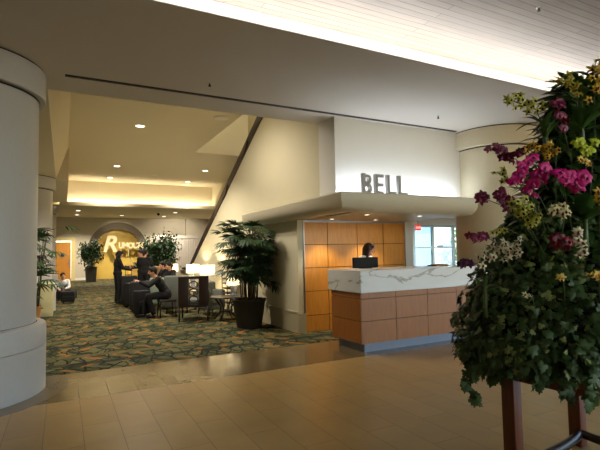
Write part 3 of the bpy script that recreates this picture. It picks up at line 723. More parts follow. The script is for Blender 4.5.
def ficus(name, lab, loc, H, R, potspec, potm, n=900, low=.35, L=.1, W=.05):
    t = thing(name, lab, 'potted plant', loc)
    r0, r1, h, sq = potspec
    b = MB(); pot(b, r0, r1, h, sq); b.build('planter', potm, t)
    b = MB(); b.lathe([(r1*.88, h-.06), (.001, h-.05)], n=24, cap=False); b.build('soil', M['soil'], t)
    st = MB(); fo = MB(); tips = []
    for i in range(3):
        a = 2*PI*i/3; top = V((.12*math.cos(a), .12*math.sin(a), h+(H-h)*.55)); st.tube([(.05*math.cos(a), .05*math.sin(a), h-.06), top.lerp(V((0, 0, h)), .5), top], [.03, .024, .018], 7)
        for k in range(8):
            aa = random.uniform(0, 2*PI); q = V((R*.75*math.cos(aa), R*.75*math.sin(aa), random.uniform(h+(H-h)*low, H-.1)))
            s0 = V((top.x*.8, top.y*.8, min(top.z, q.z)-.05)); st.tube([s0, s0.lerp(q, .6)+V((0, 0, .04)), q], [.012, .009, .004], 5); tips.append(q)
            tips.append(s0.lerp(q, .6))
    for i in range(n):
        c = random.choice(tips); p = c+rnd(R*.27)
        leaf_quad(fo, p, rnd()+V((0, 0, -.4)), V((0, 0, 1)), L*random.uniform(.7, 1.2), W)
    st.build('trunk', M['stem'], t); fo.build('foliage', M['leafficus'], t); return t
ficus('potted_ficus', 'large leafy potted ficus behind the seated people', (3.22, 17.9, .004), 2.2, .6, (.28, .36, .5, False), M['potgrey'], 2600, .3, .14, .07)
ficus('potted_ficus', 'potted ficus in a dark square planter left of the arch', (1.42, 28.6, .004), 2.35, .5, (.36, .42, .85, True), M['potgrey'], 1300, .15, .17, .09)
ficus('potted_ficus', 'potted ficus at the right foot of the arch beside the slat screen', (4.95, 28.6, .004), 2.1, .34, (.34, .4, .6, True), M['potgrey'], 1000, .2, .17, .09)

# ------------------------------------------------------------------ lounge furniture
def lamp(loc, lab, r=.2, hb=.42, hs=.25, w=36):
    t = thing('table_lamp', lab, 'lamp', loc, 0, 'drum shade table lamps')
    b = MB(); b.lathe([(.08, 0), (.09, .015), (.05, .03), (.065, .1), (.085, .2), (.07, .28), (.025, .34), (.015, hb)], n=24); b.build('base', M['ceramic'], t)
    b = MB(); b.lathe([(r, hb-.02), (r*.96, hb-.02+hs), (r*.94, hb-.02+hs), (r*.98, hb-.02)], n=36, cap=False); b.tube([(-r*.95, 0, hb+hs-.06), (r*.95, 0, hb+hs-.06)], .003, 5); b.tube([(0, 0, hb-.02), (0, 0, hb+hs+.02)], .004, 5); b.build('lamp_shade', M['shade'], t)
    b = MB(); b.ell((.0, .0, hb+.06), (.028, .028, .04)); b.build('bulb', M['bulb'], t)
    ld = bpy.data.lights.new('lamp_bulb', 'POINT'); ld.energy = w; ld.color = (1, .8, .52); ld.shadow_soft_size = .03
    lo = bpy.data.objects.new('lamp_bulb', ld); COL.objects.link(lo); lo.location = (loc[0], loc[1], loc[2]+hb+.13)
    return t
def side_table(loc, lab, r=.34, h=.54, m=None):
    m = m or M['darkwood']
    t = thing('side_table', lab, 'side table', loc, 0, 'dark side tables')
    b = MB(); b.lathe([(r-.02, h-.03), (r, h-.02), (r, h-.005), (r-.01, h)], n=40); b.build('tabletop', m, t)
    for i in range(4):
        a = PI/4+PI/2*i; c, s = math.cos(a), math.sin(a)
        b = MB(); b.tube([(c*r*.8, s*r*.8, h-.03), (c*r*.35, s*r*.35, h*.55), (c*r*.4, s*r*.4, h*.3), (c*r*.85, s*r*.85, .0)], .02, 8); b.build('leg', m, t)
    b = MB(); b.lathe([(r*.42, .2), (r*.42, .215)], n=24); b.build('lower_shelf', m, t)
    return t
side_table((3.33, 12.0, .004), 'dark round side table under the right hand pair of lamps', .33, .52)
side_table((3.4, 13.55, .004), 'dark round side table under the middle lamp', .30, .52)
side_table((3.1, 15.8, .004), 'dark round side table under the farthest lamp', .32, .5)
side_table((3.27, 9.95, .004), 'dark curved leg side table between openwork chair and palm', .36, .52)
lamp((3.45, 12.05, .524), 'white drum table lamp, right one of the bright pair')
lamp((3.45, 13.6, .524), 'white drum table lamp, left one of the bright pair')
lamp((3.30, 15.8, .504), 'smaller lit drum lamp behind the seated people')
lamp((3.50, 10.08, .524), 'lit drum lamp half hidden behind the palm leaves', .16, .26, .2, 8)

def armchair(loc, rz, lab, m, W=.7, D=.7, hb=.85):
    t = thing('armchair', lab, 'armchair', loc, rz, None)
    w = W/2
    b = MB(); b.rbox((-w+.1, -D/2, .26), (w-.1, D/2-.1, .44), .05); b.build('seat_cushion', m, t)
    b = MB(); b.rbox((-w, D/2-.16, .14), (w, D/2, hb), .05); b.build('backrest', m, t)
    for s in (-1, 1):
        b = MB(); b.rbox((s*w-(.12 if s > 0 else 0), -D/2, .14), (s*w+(.12 if s < 0 else 0), D/2-.08, .6), .04); b.build('armrest', m, t)
    b = MB(); b.rbox((-w+.05, -D/2+.03, .13), (w-.05, D/2-.05, .28), .02); b.build('seat_frame', m, t)
    for sx in (-1, 1):
        for sy in (-1, 1):
            b = MB(); b.tube([(sx*(w-.07), sy*(D/2-.07), .15), (sx*(w-.05), sy*(D/2-.05), 0)], [.025, .016], 8); b.build('leg', M['darkwood'], t)
    return t
armchair((3.25, 11.1, .004), .25, 'small grey green armchair with rounded back in front of the bright lamps', M['greyfab'], .5, .6, .78)
armchair((2.55, 12.95, .004), 2.6, 'pale green armchair behind the crouching seated person', M['greenfab'], .72, .7, .86)
armchair((2.62, 11.95, .004), 2.9, 'grey armchair behind the dark openwork chair', M['greyfab'], .62, .6, .95)
armchair((2.95, 16.6, .004), 3.3, 'tan high backed armchair under the large ficus', M['tanfab'], .7, .7, 1.08)
# stacked dark slats rack
t = thing('magazine_rack', 'rack of dark flat shelves behind the palm planter', 'rack', (3.62, 10.75, .004))
for i in range(6):
    b = MB(); b.rbox((-.13, -.2, .28+i*.115), (.13, .2, .31+i*.115), .008); b.build('shelf', M['darkwood'], t)
for sx in (-.12, .12):
    for sy in (-.19, .19):
        b = MB(); b.tube([(sx, sy, 0), (sx, sy, .9)], .01, 6); b.build('post', M['darkwood'], t)

# openwork dark chair seen from behind
def openchair(loc, rz, lab):
    t = thing('openwork_armchair', lab, 'armchair', loc, rz)
    b = MB(); b.rbox((-.30, -.32, .36), (.30, .28, .47), .03); b.build('seat_cushion', M['greyfab'], t)
    b = MB(); b.rbox((-.32, -.34, .30), (.32, .30, .365), .01); b.build('seat_frame', M['darkwood'], t)
    b = MB(); y = .31
    b.rbox((-.33, y-.02, .34), (-.11, y+.03, .98), .015); b.rbox((.11, y-.02, .34), (.33, y+.03, .98), .015)
    b.rbox((-.33, y-.02, .93), (.33, y+.03, .99), .012)
    for zc in (.48, .64, .80):
        pts = [(.095*math.cos(2*PI*i/20), y, zc+.075*math.sin(2*PI*i/20)) for i in range(21)]; b.tube(pts, .013, 6, cap=False)
    b.build('backrest', M['darkwood'], t)
    for s in (-1, 1):
        b = MB(); b.tube([(s*.31, .3, .66), (s*.33, 0, .66), (s*.32, -.3, .62), (s*.31, -.32, .34)], .022, 8); b.build('armrest', M['darkwood'], t)
        b = MB(); b.tube([(s*.3, .3, .34), (s*.31, .36, 0)], [.025, .016], 8); b.build('leg', M['darkwood'], t)
        b = MB(); b.tube([(s*.29, -.31, .34), (s*.29, -.34, 0)], [.025, .016], 8); b.build('leg', M['darkwood'], t)
    return t
openchair((2.68, 10.45, .004), PI-.3, 'dark wooden armchair with ring openwork back, seen from behind')

# ------------------------------------------------------------------ people
def frame_from(up, fwd):
    up = V(up).normalized(); f = V(fwd); f = (f-up*f.dot(up)).normalized(); r = f.cross(up)
    return Matrix((r, f, up)).transposed()
def hand(b, wrist, d, side, palm_n, curl=.5, s=1.0):
    """palm plus four unequal bent fingers and a thumb; d = finger direction, palm_n = direction the palm faces"""
    d = V(d).normalized(); pn = V(palm_n); pn = (pn-d*pn.dot(d)).normalized(); w = d.cross(pn)*side
    p = wrist+d*.05*s
    m = Matrix((w, pn, d)).transposed()
    b.ell(p, (.038*s, .017*s, .052*s), m, 12, 8)
    for k, (off, L) in enumerate(((.026, .062), (.009, .07), (-.009, .066), (-.026, .05))):
        q0 = wrist+d*.085*s+w*off*s
        d1 = (d+pn*curl*.6).normalized(); q1 = q0+d1*L*.5*s
        d2 = (d+pn*curl*1.7).normalized(); q2 = q1+d2*L*.5*s
        b.cap(q0-d*.02*s, q1, .0095*s, .0085*s, 8); b.cap(q1, q2, .0085*s, .0072*s, 8)
    q0 = wrist+d*.03*s+w*.03*s; q1 = q0+(d*.7+w*.8+pn*.3).normalized()*.035*s; q2 = q1+(d+pn*.6+w*.1).normalized()*.03*s
    b.cap(q0, q1, .012*s, .010*s, 8); b.cap(q1, q2, .010*s, .008*s, 8)

def person(lab, loc, rz, P, top, bottom='trousers', hair='short', hairm=None, collar=None, face=True, vox=.009, grp=None, skirt=None):
    """local axes: +Y is the way the person faces, +X their right hand side"""
    t = thing('person', lab, 'person', loc, rz, grp)
    J = {k: V(v) for k, v in P.items()}
    pel, che, neck, head = J['pelvis'], J['chest'], J['neck'], J['head']
    fd = V(P.get('face', (0, 1, 0))).normalized()
    hm = frame_from(head-neck+V((0, 0, .25)), fd); H3 = hm
    tm = frame_from(che-pel, P.get('front', (0, 1, 0)))
    b = MB()
    # head
    b.ell(head, (.074, .092, .108), hm, 20, 14)
    b.ell(head+H3@V((0, .022, -.055)), (.054, .062, .062), hm, 16, 10)
    b.cap(head+H3@V((0, .088, .012)), head+H3@V((0, .106, -.02)), .008, .0135, 8)
    b.ell(head+H3@V((0, .083, -.053)), (.022, .012, .010), hm, 10, 6)
    for s in (-1, 1):
        b.ell(head+H3@V((s*.073, -.004, -.008)), (.010, .02, .032), hm, 10, 8)
        b.ell(head+H3@V((s*.040, .066, -.025)), (.022, .018, .02), hm, 10, 8)
    b.cap(head+H3@V((0, -.01, -.06)), neck-V((0, 0, .03)), .05, .055, 14)
    # torso
    b.ell(che, (.155, .098, .17), tm); b.ell(che.lerp(pel, .5), (.125, .092, .15), tm); b.ell(pel, (.155, .11, .12), tm)
    b.cap(J['sl'], J['sr'], .052, .052, 12)
    for s in ('l', 'r'):
        sgn = -1 if s == 'l' else 1
        b.cap(J['s'+s], J['e'+s], .048, .038, 12); b.cap(J['e'+s], J['w'+s], .037, .026, 12)
        hd = V(P.get('h'+s, tuple(J['w'+s]-J['e'+s]))); hand(b, J['w'+s], hd, sgn, V(P.get('pn'+s, (0, 0, -1))), .45)
        b.cap(J['h_'+s], J['k'+s], .082, .055, 14); b.cap(J['k'+s], J['a'+s], .056, .038, 12)
        f = V(P.get('foot', (0, 1, 0))).normalized(); b.cap(J['a'+s]-V((0, 0, .035)), J['a'+s]+f*.14-V((0, 0, .05)), .034, .026, 10)
    o = b.build('body', M['skin'], t)
    r = o.modifiers.new('remesh', 'REMESH'); r.mode = 'VOXEL'; r.voxel_size = vox; r.use_smooth_shade = True
    # features
    if face:
        b = MB()
        for s in (-1, 1): b.ell(head+H3@V((s*.03, .081, .012)), (.013, .008, .006), hm, 10, 6)
        b.build('eyes', M['eyew'], t)
        b = MB()
        for s in (-1, 1): b.cap(head+H3@V((s*.018, .088, .032)), head+H3@V((s*.044, .078, .034)), .0035, .0025, 6)
        b.build('eyebrows', M['hair'], t)
        b = MB(); b.ell(head+H3@V((0, .092, -.053)), (.022, .008, .008), hm, 10, 6); b.build('lips', M['lips'], t)
    # hair
    hmt = hairm or M['hair']; b = MB()
    b.ell(head+H3@V((0, -.016, .022)), (.084, .098, .104), hm, 20, 14)
    if hair == 'long':
        b.cap(head+H3@V((0, -.065, .0)), head+H3@V((0, -.06, -.18)), .062, .045)
        for s in (-1, 1): b.cap(head+H3@V((s*.068, -.01, .02)), head+H3@V((s*.075, -.015, -.15)), .03, .022)
        b.cap(head+H3@V((-.045, .055, .085)), head+H3@V((.055, .055, .06)), .028, .028)
    elif hair == 'bun':
        b.ell(head+H3@V((0, -.10, .0)), (.045, .04, .045), hm); b.cap(head+H3@V((0, -.06, -.04)), head+H3@V((0, -.07, -.08)), .05, .03)
    else:
        b.cap(head+H3@V((0, -.045, -.03)), head+H3@V((0, -.05, -.06)), .06, .045); b.cap(head+H3@V((-.04, .05, .085)), head+H3@V((.04, .05, .085)), .026, .026)
    o = b.build('hair', hmt, t); r = o.modifiers.new('remesh', 'REMESH'); r.mode = 'VOXEL'; r.voxel_size = vox; r.use_smooth_shade = True
    # jacket
    b = MB()
    b.ell(che, (.175, .118, .185), tm); b.ell(che.lerp(pel, .5), (.15, .115, .16), tm); b.ell(pel+tm@V((0, 0, .03)), (.178, .132, .13), tm)
    b.cap(J['sl'], J['sr'], .066, .066, 12)
    for s in ('l', 'r'):
        b.cap(J['s'+s], J['e'+s], .062, .052, 12); b.cap(J['e'+s], J['e'+s].lerp(J['w'+s], .93), .052, .040, 12)
    o = b.build('jacket' if top is not M['whitecloth'] else 'shirt', top, t); r = o.modifiers.new('remesh', 'REMESH'); r.mode = 'VOXEL'; r.voxel_size = vox*1.2; r.use_smooth_shade = True
    if collar:
        b = MB()
        b.cap(neck+V((-.045, .0, -.02)), che+tm@V((-.03, .125, .03)), .022, .012); b.cap(neck+V((.045, .0, -.02)), che+tm@V((.03, .125, .03)), .022, .012)
        b.build('collar', collar, t)
    b = MB()
    if bottom == 'skirt':
        for s in ('l', 'r'): b.cap(J['h_'+s], J['k'+s], .12, .10, 14)
        b.ell(pel-V((0, 0, .03)), (.175, .13, .13)); b.cap(J['kl'], J['kr'], .09, .09)
    else:
        b.ell(pel, (.165, .12, .125), tm)
        for s in ('l', 'r'): b.cap(J['h_'+s], J['k'+s], .097, .070, 14); b.cap(J['k'+s], J['a'+s]+(J['k'+s]-J['a'+s])*.08, .070, .056, 12)
    o = b.build(bottom, M['blackcloth'], t); r = o.modifiers.new('remesh', 'REMESH'); r.mode = 'VOXEL'; r.voxel_size = vox*1.2; r.use_smooth_shade = True
    f = V(P.get('foot', (0, 1, 0))).normalized()
    for s in ('l', 'r'):
        b = MB(); b.cap(J['a'+s]-V((0, 0, .035)), J['a'+s]+f*.15-V((0, 0, .045)), .044, .036, 12)
        b.build('shoe', M['shoe'], t)
    return t

def stand_pose(h=1.0, **kw):
    P = dict(pelvis=(0, 0, .88), chest=(0, .0, 1.17), neck=(0, .01, 1.36), head=(0, .04, 1.475), sl=(-.15, 0, 1.29), sr=(.15, 0, 1.29),
             el=(-.20, .02, 1.02), er=(.20, .02, 1.02), wl=(-.2, .1, .8), wr=(.2, .1, .8), h_l=(-.085, 0, .85), h_r=(.085, 0, .85),
             kl=(-.09, .02, .46), kr=(.09, .02, .46), al=(-.09, -.01, .085), ar=(.09, -.01, .085))
    P.update(kw)
    return {k: (tuple(c*h for c in v) if k not in ('face', 'front', 'foot', 'hl', 'hr', 'pnl', 'pnr') else v) for k, v in P.items()}
def sit_pose(**kw):
    P = dict(pelvis=(0, 0, .54), chest=(0, .06, .84), neck=(0, .10, 1.02), head=(0, .15, 1.135), sl=(-.15, .07, .96), sr=(.15, .07, .96),
             el=(-.2, .22, .74), er=(.2, .22, .74), wl=(-.12, .42, .68), wr=(.12, .42, .68), h_l=(-.09, .03, .52), h_r=(.09, .03, .52),
             kl=(-.11, .43, .50), kr=(.11, .43, .50), al=(-.11, .42, .085), ar=(.11, .42, .085))
    P.update(kw); return P
RIGHT = -PI/2   # facing +X
LEFT = PI/2
# clerk
person('person with long dark hair in a white blouse working behind the bell desk', (4.93, 6.88, 0), PI+.50,
       stand_pose(1.045, head=(0, .075, 1.45), face=(-.55, 1, -.5), el=(-.2, .12, 1.06), er=(.2, .12, 1.06), wl=(-.1, .30, 1.02), wr=(.1, .30, 1.02), pnl=(0, 0, -1)),
       M['whitecloth'], hair='long', hairm=M['hairbrown'], collar=M['navy'], vox=.007)
# standing woman
person('person in black with long dark hair standing in profile holding a paper', (1.50, 15.1, .004), RIGHT+.15,
       stand_pose(1.03, face=(0, 1, -.35), head=(0, .06, 1.465), el=(-.2, .1, 1.06), er=(.2, .1, 1.06), wl=(-.12, .36, 1.08), wr=(.12, .36, 1.0)),
       M['blackcloth'], hair='long', face=True)
t = MB(); t.box((-.11, -.15, -.002), (.11, .15, .002)); o = t.build('paper_sheet', M['paper'], None, (1.98, 15.02, 1.20)); o.rotation_euler = (.1, .95, .1); tag(o, 'pale sheet of paper held by the standing person in black', 'paper')
person('person in a dark suit with white collar facing the standing reader', (2.28, 15.6, .004), LEFT+.2,
       stand_pose(1.04, face=(-.3, 1, -.4), el=(-.2, .1, 1.06), er=(.2, .1, 1.06), wl=(-.10, .36, 1.03), wr=(.12, .34, 1.06)), M['suit'], hair='short', collar=M['whitecloth'])
person('person in black standing with the back turned beside the luggage', (2.22, 14.6, .004), -.35,
       stand_pose(1.05, face=(.3, 1, -.4), el=(-.2, .1, 1.05), er=(.2, .1, 1.05), wl=(-.1, .34, 1.0), wr=(.1, .34, 1.0)), M['blackcloth'], hair='bun')
person('person in a dark suit leaning forward on a stool, hands held out', (2.22, 11.25, .004), LEFT-.1,
       sit_pose(chest=(0, .16, .80), neck=(0, .25, .97), head=(0, .32, 1.08), sl=(-.15, .21, .91), sr=(.15, .21, .91), face=(0, 1, -.25),
                el=(-.2, .42, .76), er=(.2, .40, .76), wl=(-.12, .62, .86), wr=(.1, .60, .84), al=(-.11, .30, .085), ar=(.11, .52, .085)), M['suit'], hair='short', collar=M['whitecloth'])
person('person with dark hair seated in front of the farthest lamp', (3.0, 14.2, .004), LEFT+.35, sit_pose(face=(.2, 1, -.1)), M['suit'], hair='bun')
person('person seated deeper in the lounge, orange lit face turned left', (3.0, 15.25, .004), LEFT+.3, sit_pose(face=(0, 1, -.2)), M['blackcloth'], hair='short')
person('person with dark hair and pale top crouching behind the black bags by the second pillar', (.03, 18.2, .004), PI-.1,
       sit_pose(pelvis=(0, 0, .24), chest=(0, .16, .50), neck=(0, .2, .69), head=(0, .24, .80), sl=(-.15, .17, .62), sr=(.15, .17, .62), el=(-.2, .3, .42), er=(.2, .3, .42), wl=(-.12, .45, .38), wr=(.12, .45, .38), h_l=(-.09, .02, .22), h_r=(.09, .02, .22), kl=(-.12, .36, .42), kr=(.12, .36, .42), al=(-.12, .12, .085), ar=(.12, .12, .085), face=(-.3, 1, -.4)), M['whitecloth'], hair='short')
# stool for the leaning person
t = thing('stool', 'small wooden stool under the leaning person', 'stool', (2.22, 11.25, .004))
b = MB(); b.rbox((-.2, -.2, .36), (.2, .2, .42), .02); b.build('seat', M['darkwood'], t)
for sx in (-.16, .16):
    for sy in (-.16, .16):
        b = MB(); b.tube([(sx, sy, .37), (sx*1.15, sy*1.15, 0)], .018, 8); b.build('leg', M['darkwood'], t)
for (x, y, l, m) in ((3.0, 15.27, 'low upholstered stool under the person deeper in the lounge', M['tanfab']), (3.03, 14.2, 'low upholstered stool in front of the farthest lamp', M['greenfab'])):
    t = thing('ottoman', l, 'ottoman', (x, y, .004)); b = MB(); b.rbox((-.24, -.24, .06), (.24, .24, .42), .04); b.build('cushion', m, t)
    for sx in (-.18, .18):
        for sy in (-.18, .18): b = MB(); b.tube([(sx, sy, 0), (sx, sy, .07)], .02, 8); b.build('leg', M['darkwood'], t)
# luggage
def suitcase(loc, rz, lab, w=.42, d=.26, h=.62, m=None, handle=True):
    m = m or M['bag']
    t = thing('suitcase', lab, 'suitcase', loc, rz, 'black luggage between the people')
    b = MB(); b.rbox((-w/2, -d/2, .05), (w/2, d/2, h), .04); b.build('shell', m, t)
    b = MB(); b.rbox((-w/2+.05, -d/2-.03, .12), (w/2-.05, -d/2, h*.6), .02); b.build('front_pocket', m, t)
    b = MB(); b.tube([(-.08, 0, h-.005), (-.07, 0, h+.03), (.07, 0, h+.03), (.08, 0, h-.005)], .01, 8); b.build('carry_handle', M['black'], t)
    if handle: b = MB(); b.tube([(-.09, d*.3, h-.02), (-.09, d*.3, h+.32), (.09, d*.3, h+.32), (.09, d*.3, h-.02)], .008, 6); b.build('pull_handle', M['black'], t)
    for s in (-1, 1): b = MB(); b.tube([(s*(w/2-.06)-.02, d*.25, .03), (s*(w/2-.06)+.02, d*.25, .03)], .03, 12); b.build('wheel', M['black'], t)
    return t
suitcase((1.72, 11.75, .004), .3, 'black upright suitcase in front of the leaning person', .36, .26, .62, handle=False)
suitcase((1.82, 12.75, .004), -.2, 'large black suitcase behind the leaning person hands', .5, .3, .78, handle=False)
suitcase((1.80, 13.9, .004), .5, 'black suitcase at the feet of the back-turned person', .46, .28, .70, handle=False)
suitcase((1.78, 14.7, .004), 0, 'tall black suitcase right beside the standing reader', .46, .3, .86)
suitcase((2.3, 13.8, .004), -.4, 'black suitcase between the suitcases and green armchair', .44, .28, .74)
suitcase((.12, 17.4, .004), .3, 'low black bag on the carpet beside the cream cabinet', .56, .36, .34, handle=False)
suitcase((.16, 16.3, .004), -.1, 'black suitcase before the low black bag beside the second pillar', .4, .3, .38, handle=False)
b = MB(); b.lathe([(.035, 0), (.045, .14), (.04, .14)], n=16); tag(b.build('paper_cup', M['yellowcan'], None, (1.78, 14.75, .87)), 'small yellow cup standing on the tall suitcase', 'cup')
# cream cabinet by the left
t = thing('cream_cabinet', 'low cream cabinet at the foot of the second pillar', 'cabinet', (-.34, 13.35, .004))
b = MB(); b.rbox((-.16, -.3, 0), (.13, .3, .78), .01); b.build('body', M['creambox'], t)
b = MB(); b.rbox((-.18, -.32, .78), (.15, .32, .81), .008); b.build('top', M['creambox'], t)
b = MB(); b.box((-.13, -.306, .08), (.10, -.3, .72)); b.build('door', M['creambox'], t)

# ------------------------------------------------------------------ orchid display
TC = V((3.105, 1.705, 0))
t = thing('wooden_table', 'square reddish brown wooden table under the flower display', 'table', tuple(TC), .117)
TW = .428
for sx in (-1, 1):
    for sy in (-1, 1):
        b = MB(); b.rbox((sx*TW-.045, sy*TW-.045, 0), (sx*TW+.045, sy*TW+.045, .70), .006); b.build('leg', M['tablewood'], t)
b = MB(); b.rbox((-TW-.1, -TW-.1, .70), (TW+.1, TW+.1, .74), .008); b.build('tabletop', M['tablewood'], t)
for i in range(4):
    m4 = Matrix.Rotation(PI/2*i, 4, 'Z')
    b = MB(); b.box((-TW+.045, TW-.02, .635), (TW-.045, TW+.02, .70), mtx=m4); b.build('apron', M['tablewood'], t)
    b = MB(); pts = [m4 @ V((TW*math.cos(a)*.96, TW-.07*math.sin(a), .10)) for a in [PI*k/16 for k in range(17)]]
    b.tube(pts, .032, 8); b.build('stretcher', M['darkwood'], t)

def shell_r(z):  # lateral radius profile of the display
    P = [(.68, .76), (.85, .86), (1.0, .87), (1.2, .79), (1.4, .67), (1.6, .55), (1.8, .44), (2.1, .32), (2.4, .20), (2.6, .08)]
    for (a, ra), (b_, rb) in zip(P, P[1:]):
        if a <= z <= b_: return ra+(rb-ra)*(z-a)/(b_-a)
    return P[0][1] if z < P[0][0] else P[-1][1]
LAT = V((RX[0], RY[0], 0)).normalized(); DEP = V((RX[2], RY[2], 0)).normalized()
CT = TC+LAT*-.10
def shell_p(a, z, k=1.0):
    r = shell_r(z)*k
    return CT+LAT*r*math.cos(a)+DEP*r*(.64 if math.sin(a) < 0 else .72)*math.sin(a)+V((0, 0, z))
def shell_n(a): return (LAT*math.cos(a)*.72+DEP*math.sin(a)).normalized()
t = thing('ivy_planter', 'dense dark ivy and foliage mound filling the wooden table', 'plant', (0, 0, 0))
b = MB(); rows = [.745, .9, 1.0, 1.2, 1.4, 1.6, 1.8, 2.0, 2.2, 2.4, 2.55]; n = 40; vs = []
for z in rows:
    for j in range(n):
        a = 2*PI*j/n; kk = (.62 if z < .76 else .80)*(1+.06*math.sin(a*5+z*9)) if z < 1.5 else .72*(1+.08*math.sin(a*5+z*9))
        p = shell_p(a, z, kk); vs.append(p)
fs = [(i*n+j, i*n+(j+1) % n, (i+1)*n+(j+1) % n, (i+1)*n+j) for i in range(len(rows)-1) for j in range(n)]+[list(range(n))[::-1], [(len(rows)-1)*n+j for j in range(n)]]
b.add(vs, fs, 0, True); b.build('moss_core', M['shadecore'], t)  # added dark core inside the foliage, coloured as shade behind the leaves
def ivy_leaf(b, p, d, up, L, mi=0):
    d = d.normalized(); s = d.cross(up)
    if s.length < 1e-3: s = d.orthogonal()
    s.normalize(); n = s.cross(d)
    out = [(0, 0), (.38, -.12), (.5, .2), (.28, .34), (.36, .62), (.12, .66), (0, 1.0), (-.12, .66), (-.36, .62), (-.28, .34), (-.5, .2), (-.38, -.12)]
    c = p+d*L*.35+n*L*.08
    vs = [c]+[p+s*x*L+d*y*L-n*L*.15*(x*x*2+y*.4) for x, y in out]
    k = len(out); b.add(vs, [(0, 1+i, 1+(i+1) % k) for i in range(k)], mi, True)
fo = MB()
for i in range(8200):
    a = random.uniform(0, 2*PI); z = .76+1.0*(random.random()**1.15)
    p = shell_p(a, z, random.uniform(.80, 1.03)); nn = shell_n(a)
    d = (nn*.6+V((0, 0, -.7))+rnd(.45)); up = (nn+V((0, 0, .6))+rnd(.35)).normalized()
    ivy_leaf(fo, p, d, up, random.uniform(.03, .065), 1 if random.random() < .13 else 0)
# low fringe
for i in range(900):
    a = random.uniform(0, 2*PI); z = random.uniform(.69, .86)+(.12 if math.sin(a) < -.3 else 0)
    p = shell_p(a, z, random.uniform(.78, 1.0)); nn = shell_n(a)
    ivy_leaf(fo, p, nn*.4+V((0, 0, -1))+rnd(.3), nn+rnd(.3), random.uniform(.04, .08), 1 if random.random() < .05 else 0)
fo.build('ivy_foliage', [M['leafivy'], M['leafivy2']], t)
up_ = MB()
for i in range(2100):
    a = random.uniform(0, 2*PI); z = 1.45+1.15*random.random()
    p = shell_p(a, z, random.uniform(.62, .93)); nn = shell_n(a)
    leaf_quad(up_, p, nn+rnd(.5)+V((0, 0, .2)), V((0, 0, 1)), random.uniform(.07, .15), random.uniform(.025, .055), 1 if random.random() < .06 else 0, .5)
up_.build('upper_foliage', [M['leafdark'], M['leafivy2']], t)
# hanging vines
for (pts, nl) in (([(462, 352, 2.85), (468, 366, 2.82), (466, 380, 2.82), (474, 392, 2.82), (479, 402, 2.82)], 26), ([(470, 355, 2.8), (478, 368, 2.78), (472, 378, 2.78)], 20), ([(560, 378, 2.4), (566, 392, 2.38), (575, 398, 2.38)], 16),
                  ([(590, 380, 2.3), (592, 396, 2.3), (588, 408, 2.3)], 20), ([(535, 372, 2.5), (538, 388, 2.5)], 7)):
    pp = [at(*q) for q in pts]; v = MB(); v.tube(pp, .003, 5)
    for i in range(nl):
        k = random.random()*(len(pp)-1); j = int(k); p = pp[j].lerp(pp[min(j+1, len(pp)-1)], k-j)+rnd(.012)
        ivy_leaf(v, p, V((0, 0, -1))+rnd(.6), -DEP+rnd(.4), random.uniform(.04, .065), 0)
    v.build('hanging_vine', M['leafivy'], t)

# strap leaved plants in the crown
def straps(lab, base, H, n, L, W, ax=0):
    t = thing('strap_leaved_plant', lab, 'plant', tuple(base))
    b = MB()
    for i in range(n):
        a = 2*PI*i/n*1.0+random.uniform(-.3, .3); el = random.uniform(.35, 1.2)
        d = V((math.cos(a)*math.cos(el), math.sin(a)*math.cos(el), math.sin(el))); z0 = H*random.random()
        s = d.cross(V((0, 0, 1))).normalized(); ln = L*random.uniform(.7, 1.1); vs = []; K = 7
        for k in range(K+1):
            f = k/K; c = V((0, 0, z0))+d*ln*f-V((0, 0, 1))*ln*.45*f*f; w = W*math.sin(PI*min(.97, .08+f*.9))*.5; nn = s.cross(d)
            vs += [c+s*w+nn*w*.3, c, c-s*w+nn*w*.3]
        fs = []
        for k in range(K): q = k*3; fs += [(q, q+1, q+4, q+3), (q+1, q+2, q+5, q+4)]
        b.add(vs, fs, 0, True)
    b.build('leaves', M['leafdark'], t)
    b = MB(); b.tube([(0, 0, -.15), (0, 0, H)], .012, 7); b.build('stalk', M['stemgreen'], t)
straps('tall strap leaved plant rising at the top of the flower display', at(582, 135, 2.55), .22, 15, .34, .06)
straps('strap leaved plant at the top right corner of the display', at(606, 130, 2.7), .3, 14, .38, .07)
straps('thin arching green leaves beside the left yellow orchid spray', at(545, 142, 2.5), .12, 11, .22, .026)
straps('broad leaves among the orchids low on the right side of the display', at(585, 225, 2.35), .05, 9, .24, .09)
straps('arching dark leaf tuft at the left rim above the ivy', at(485, 292, 2.72), .04, 8, .20, .022)

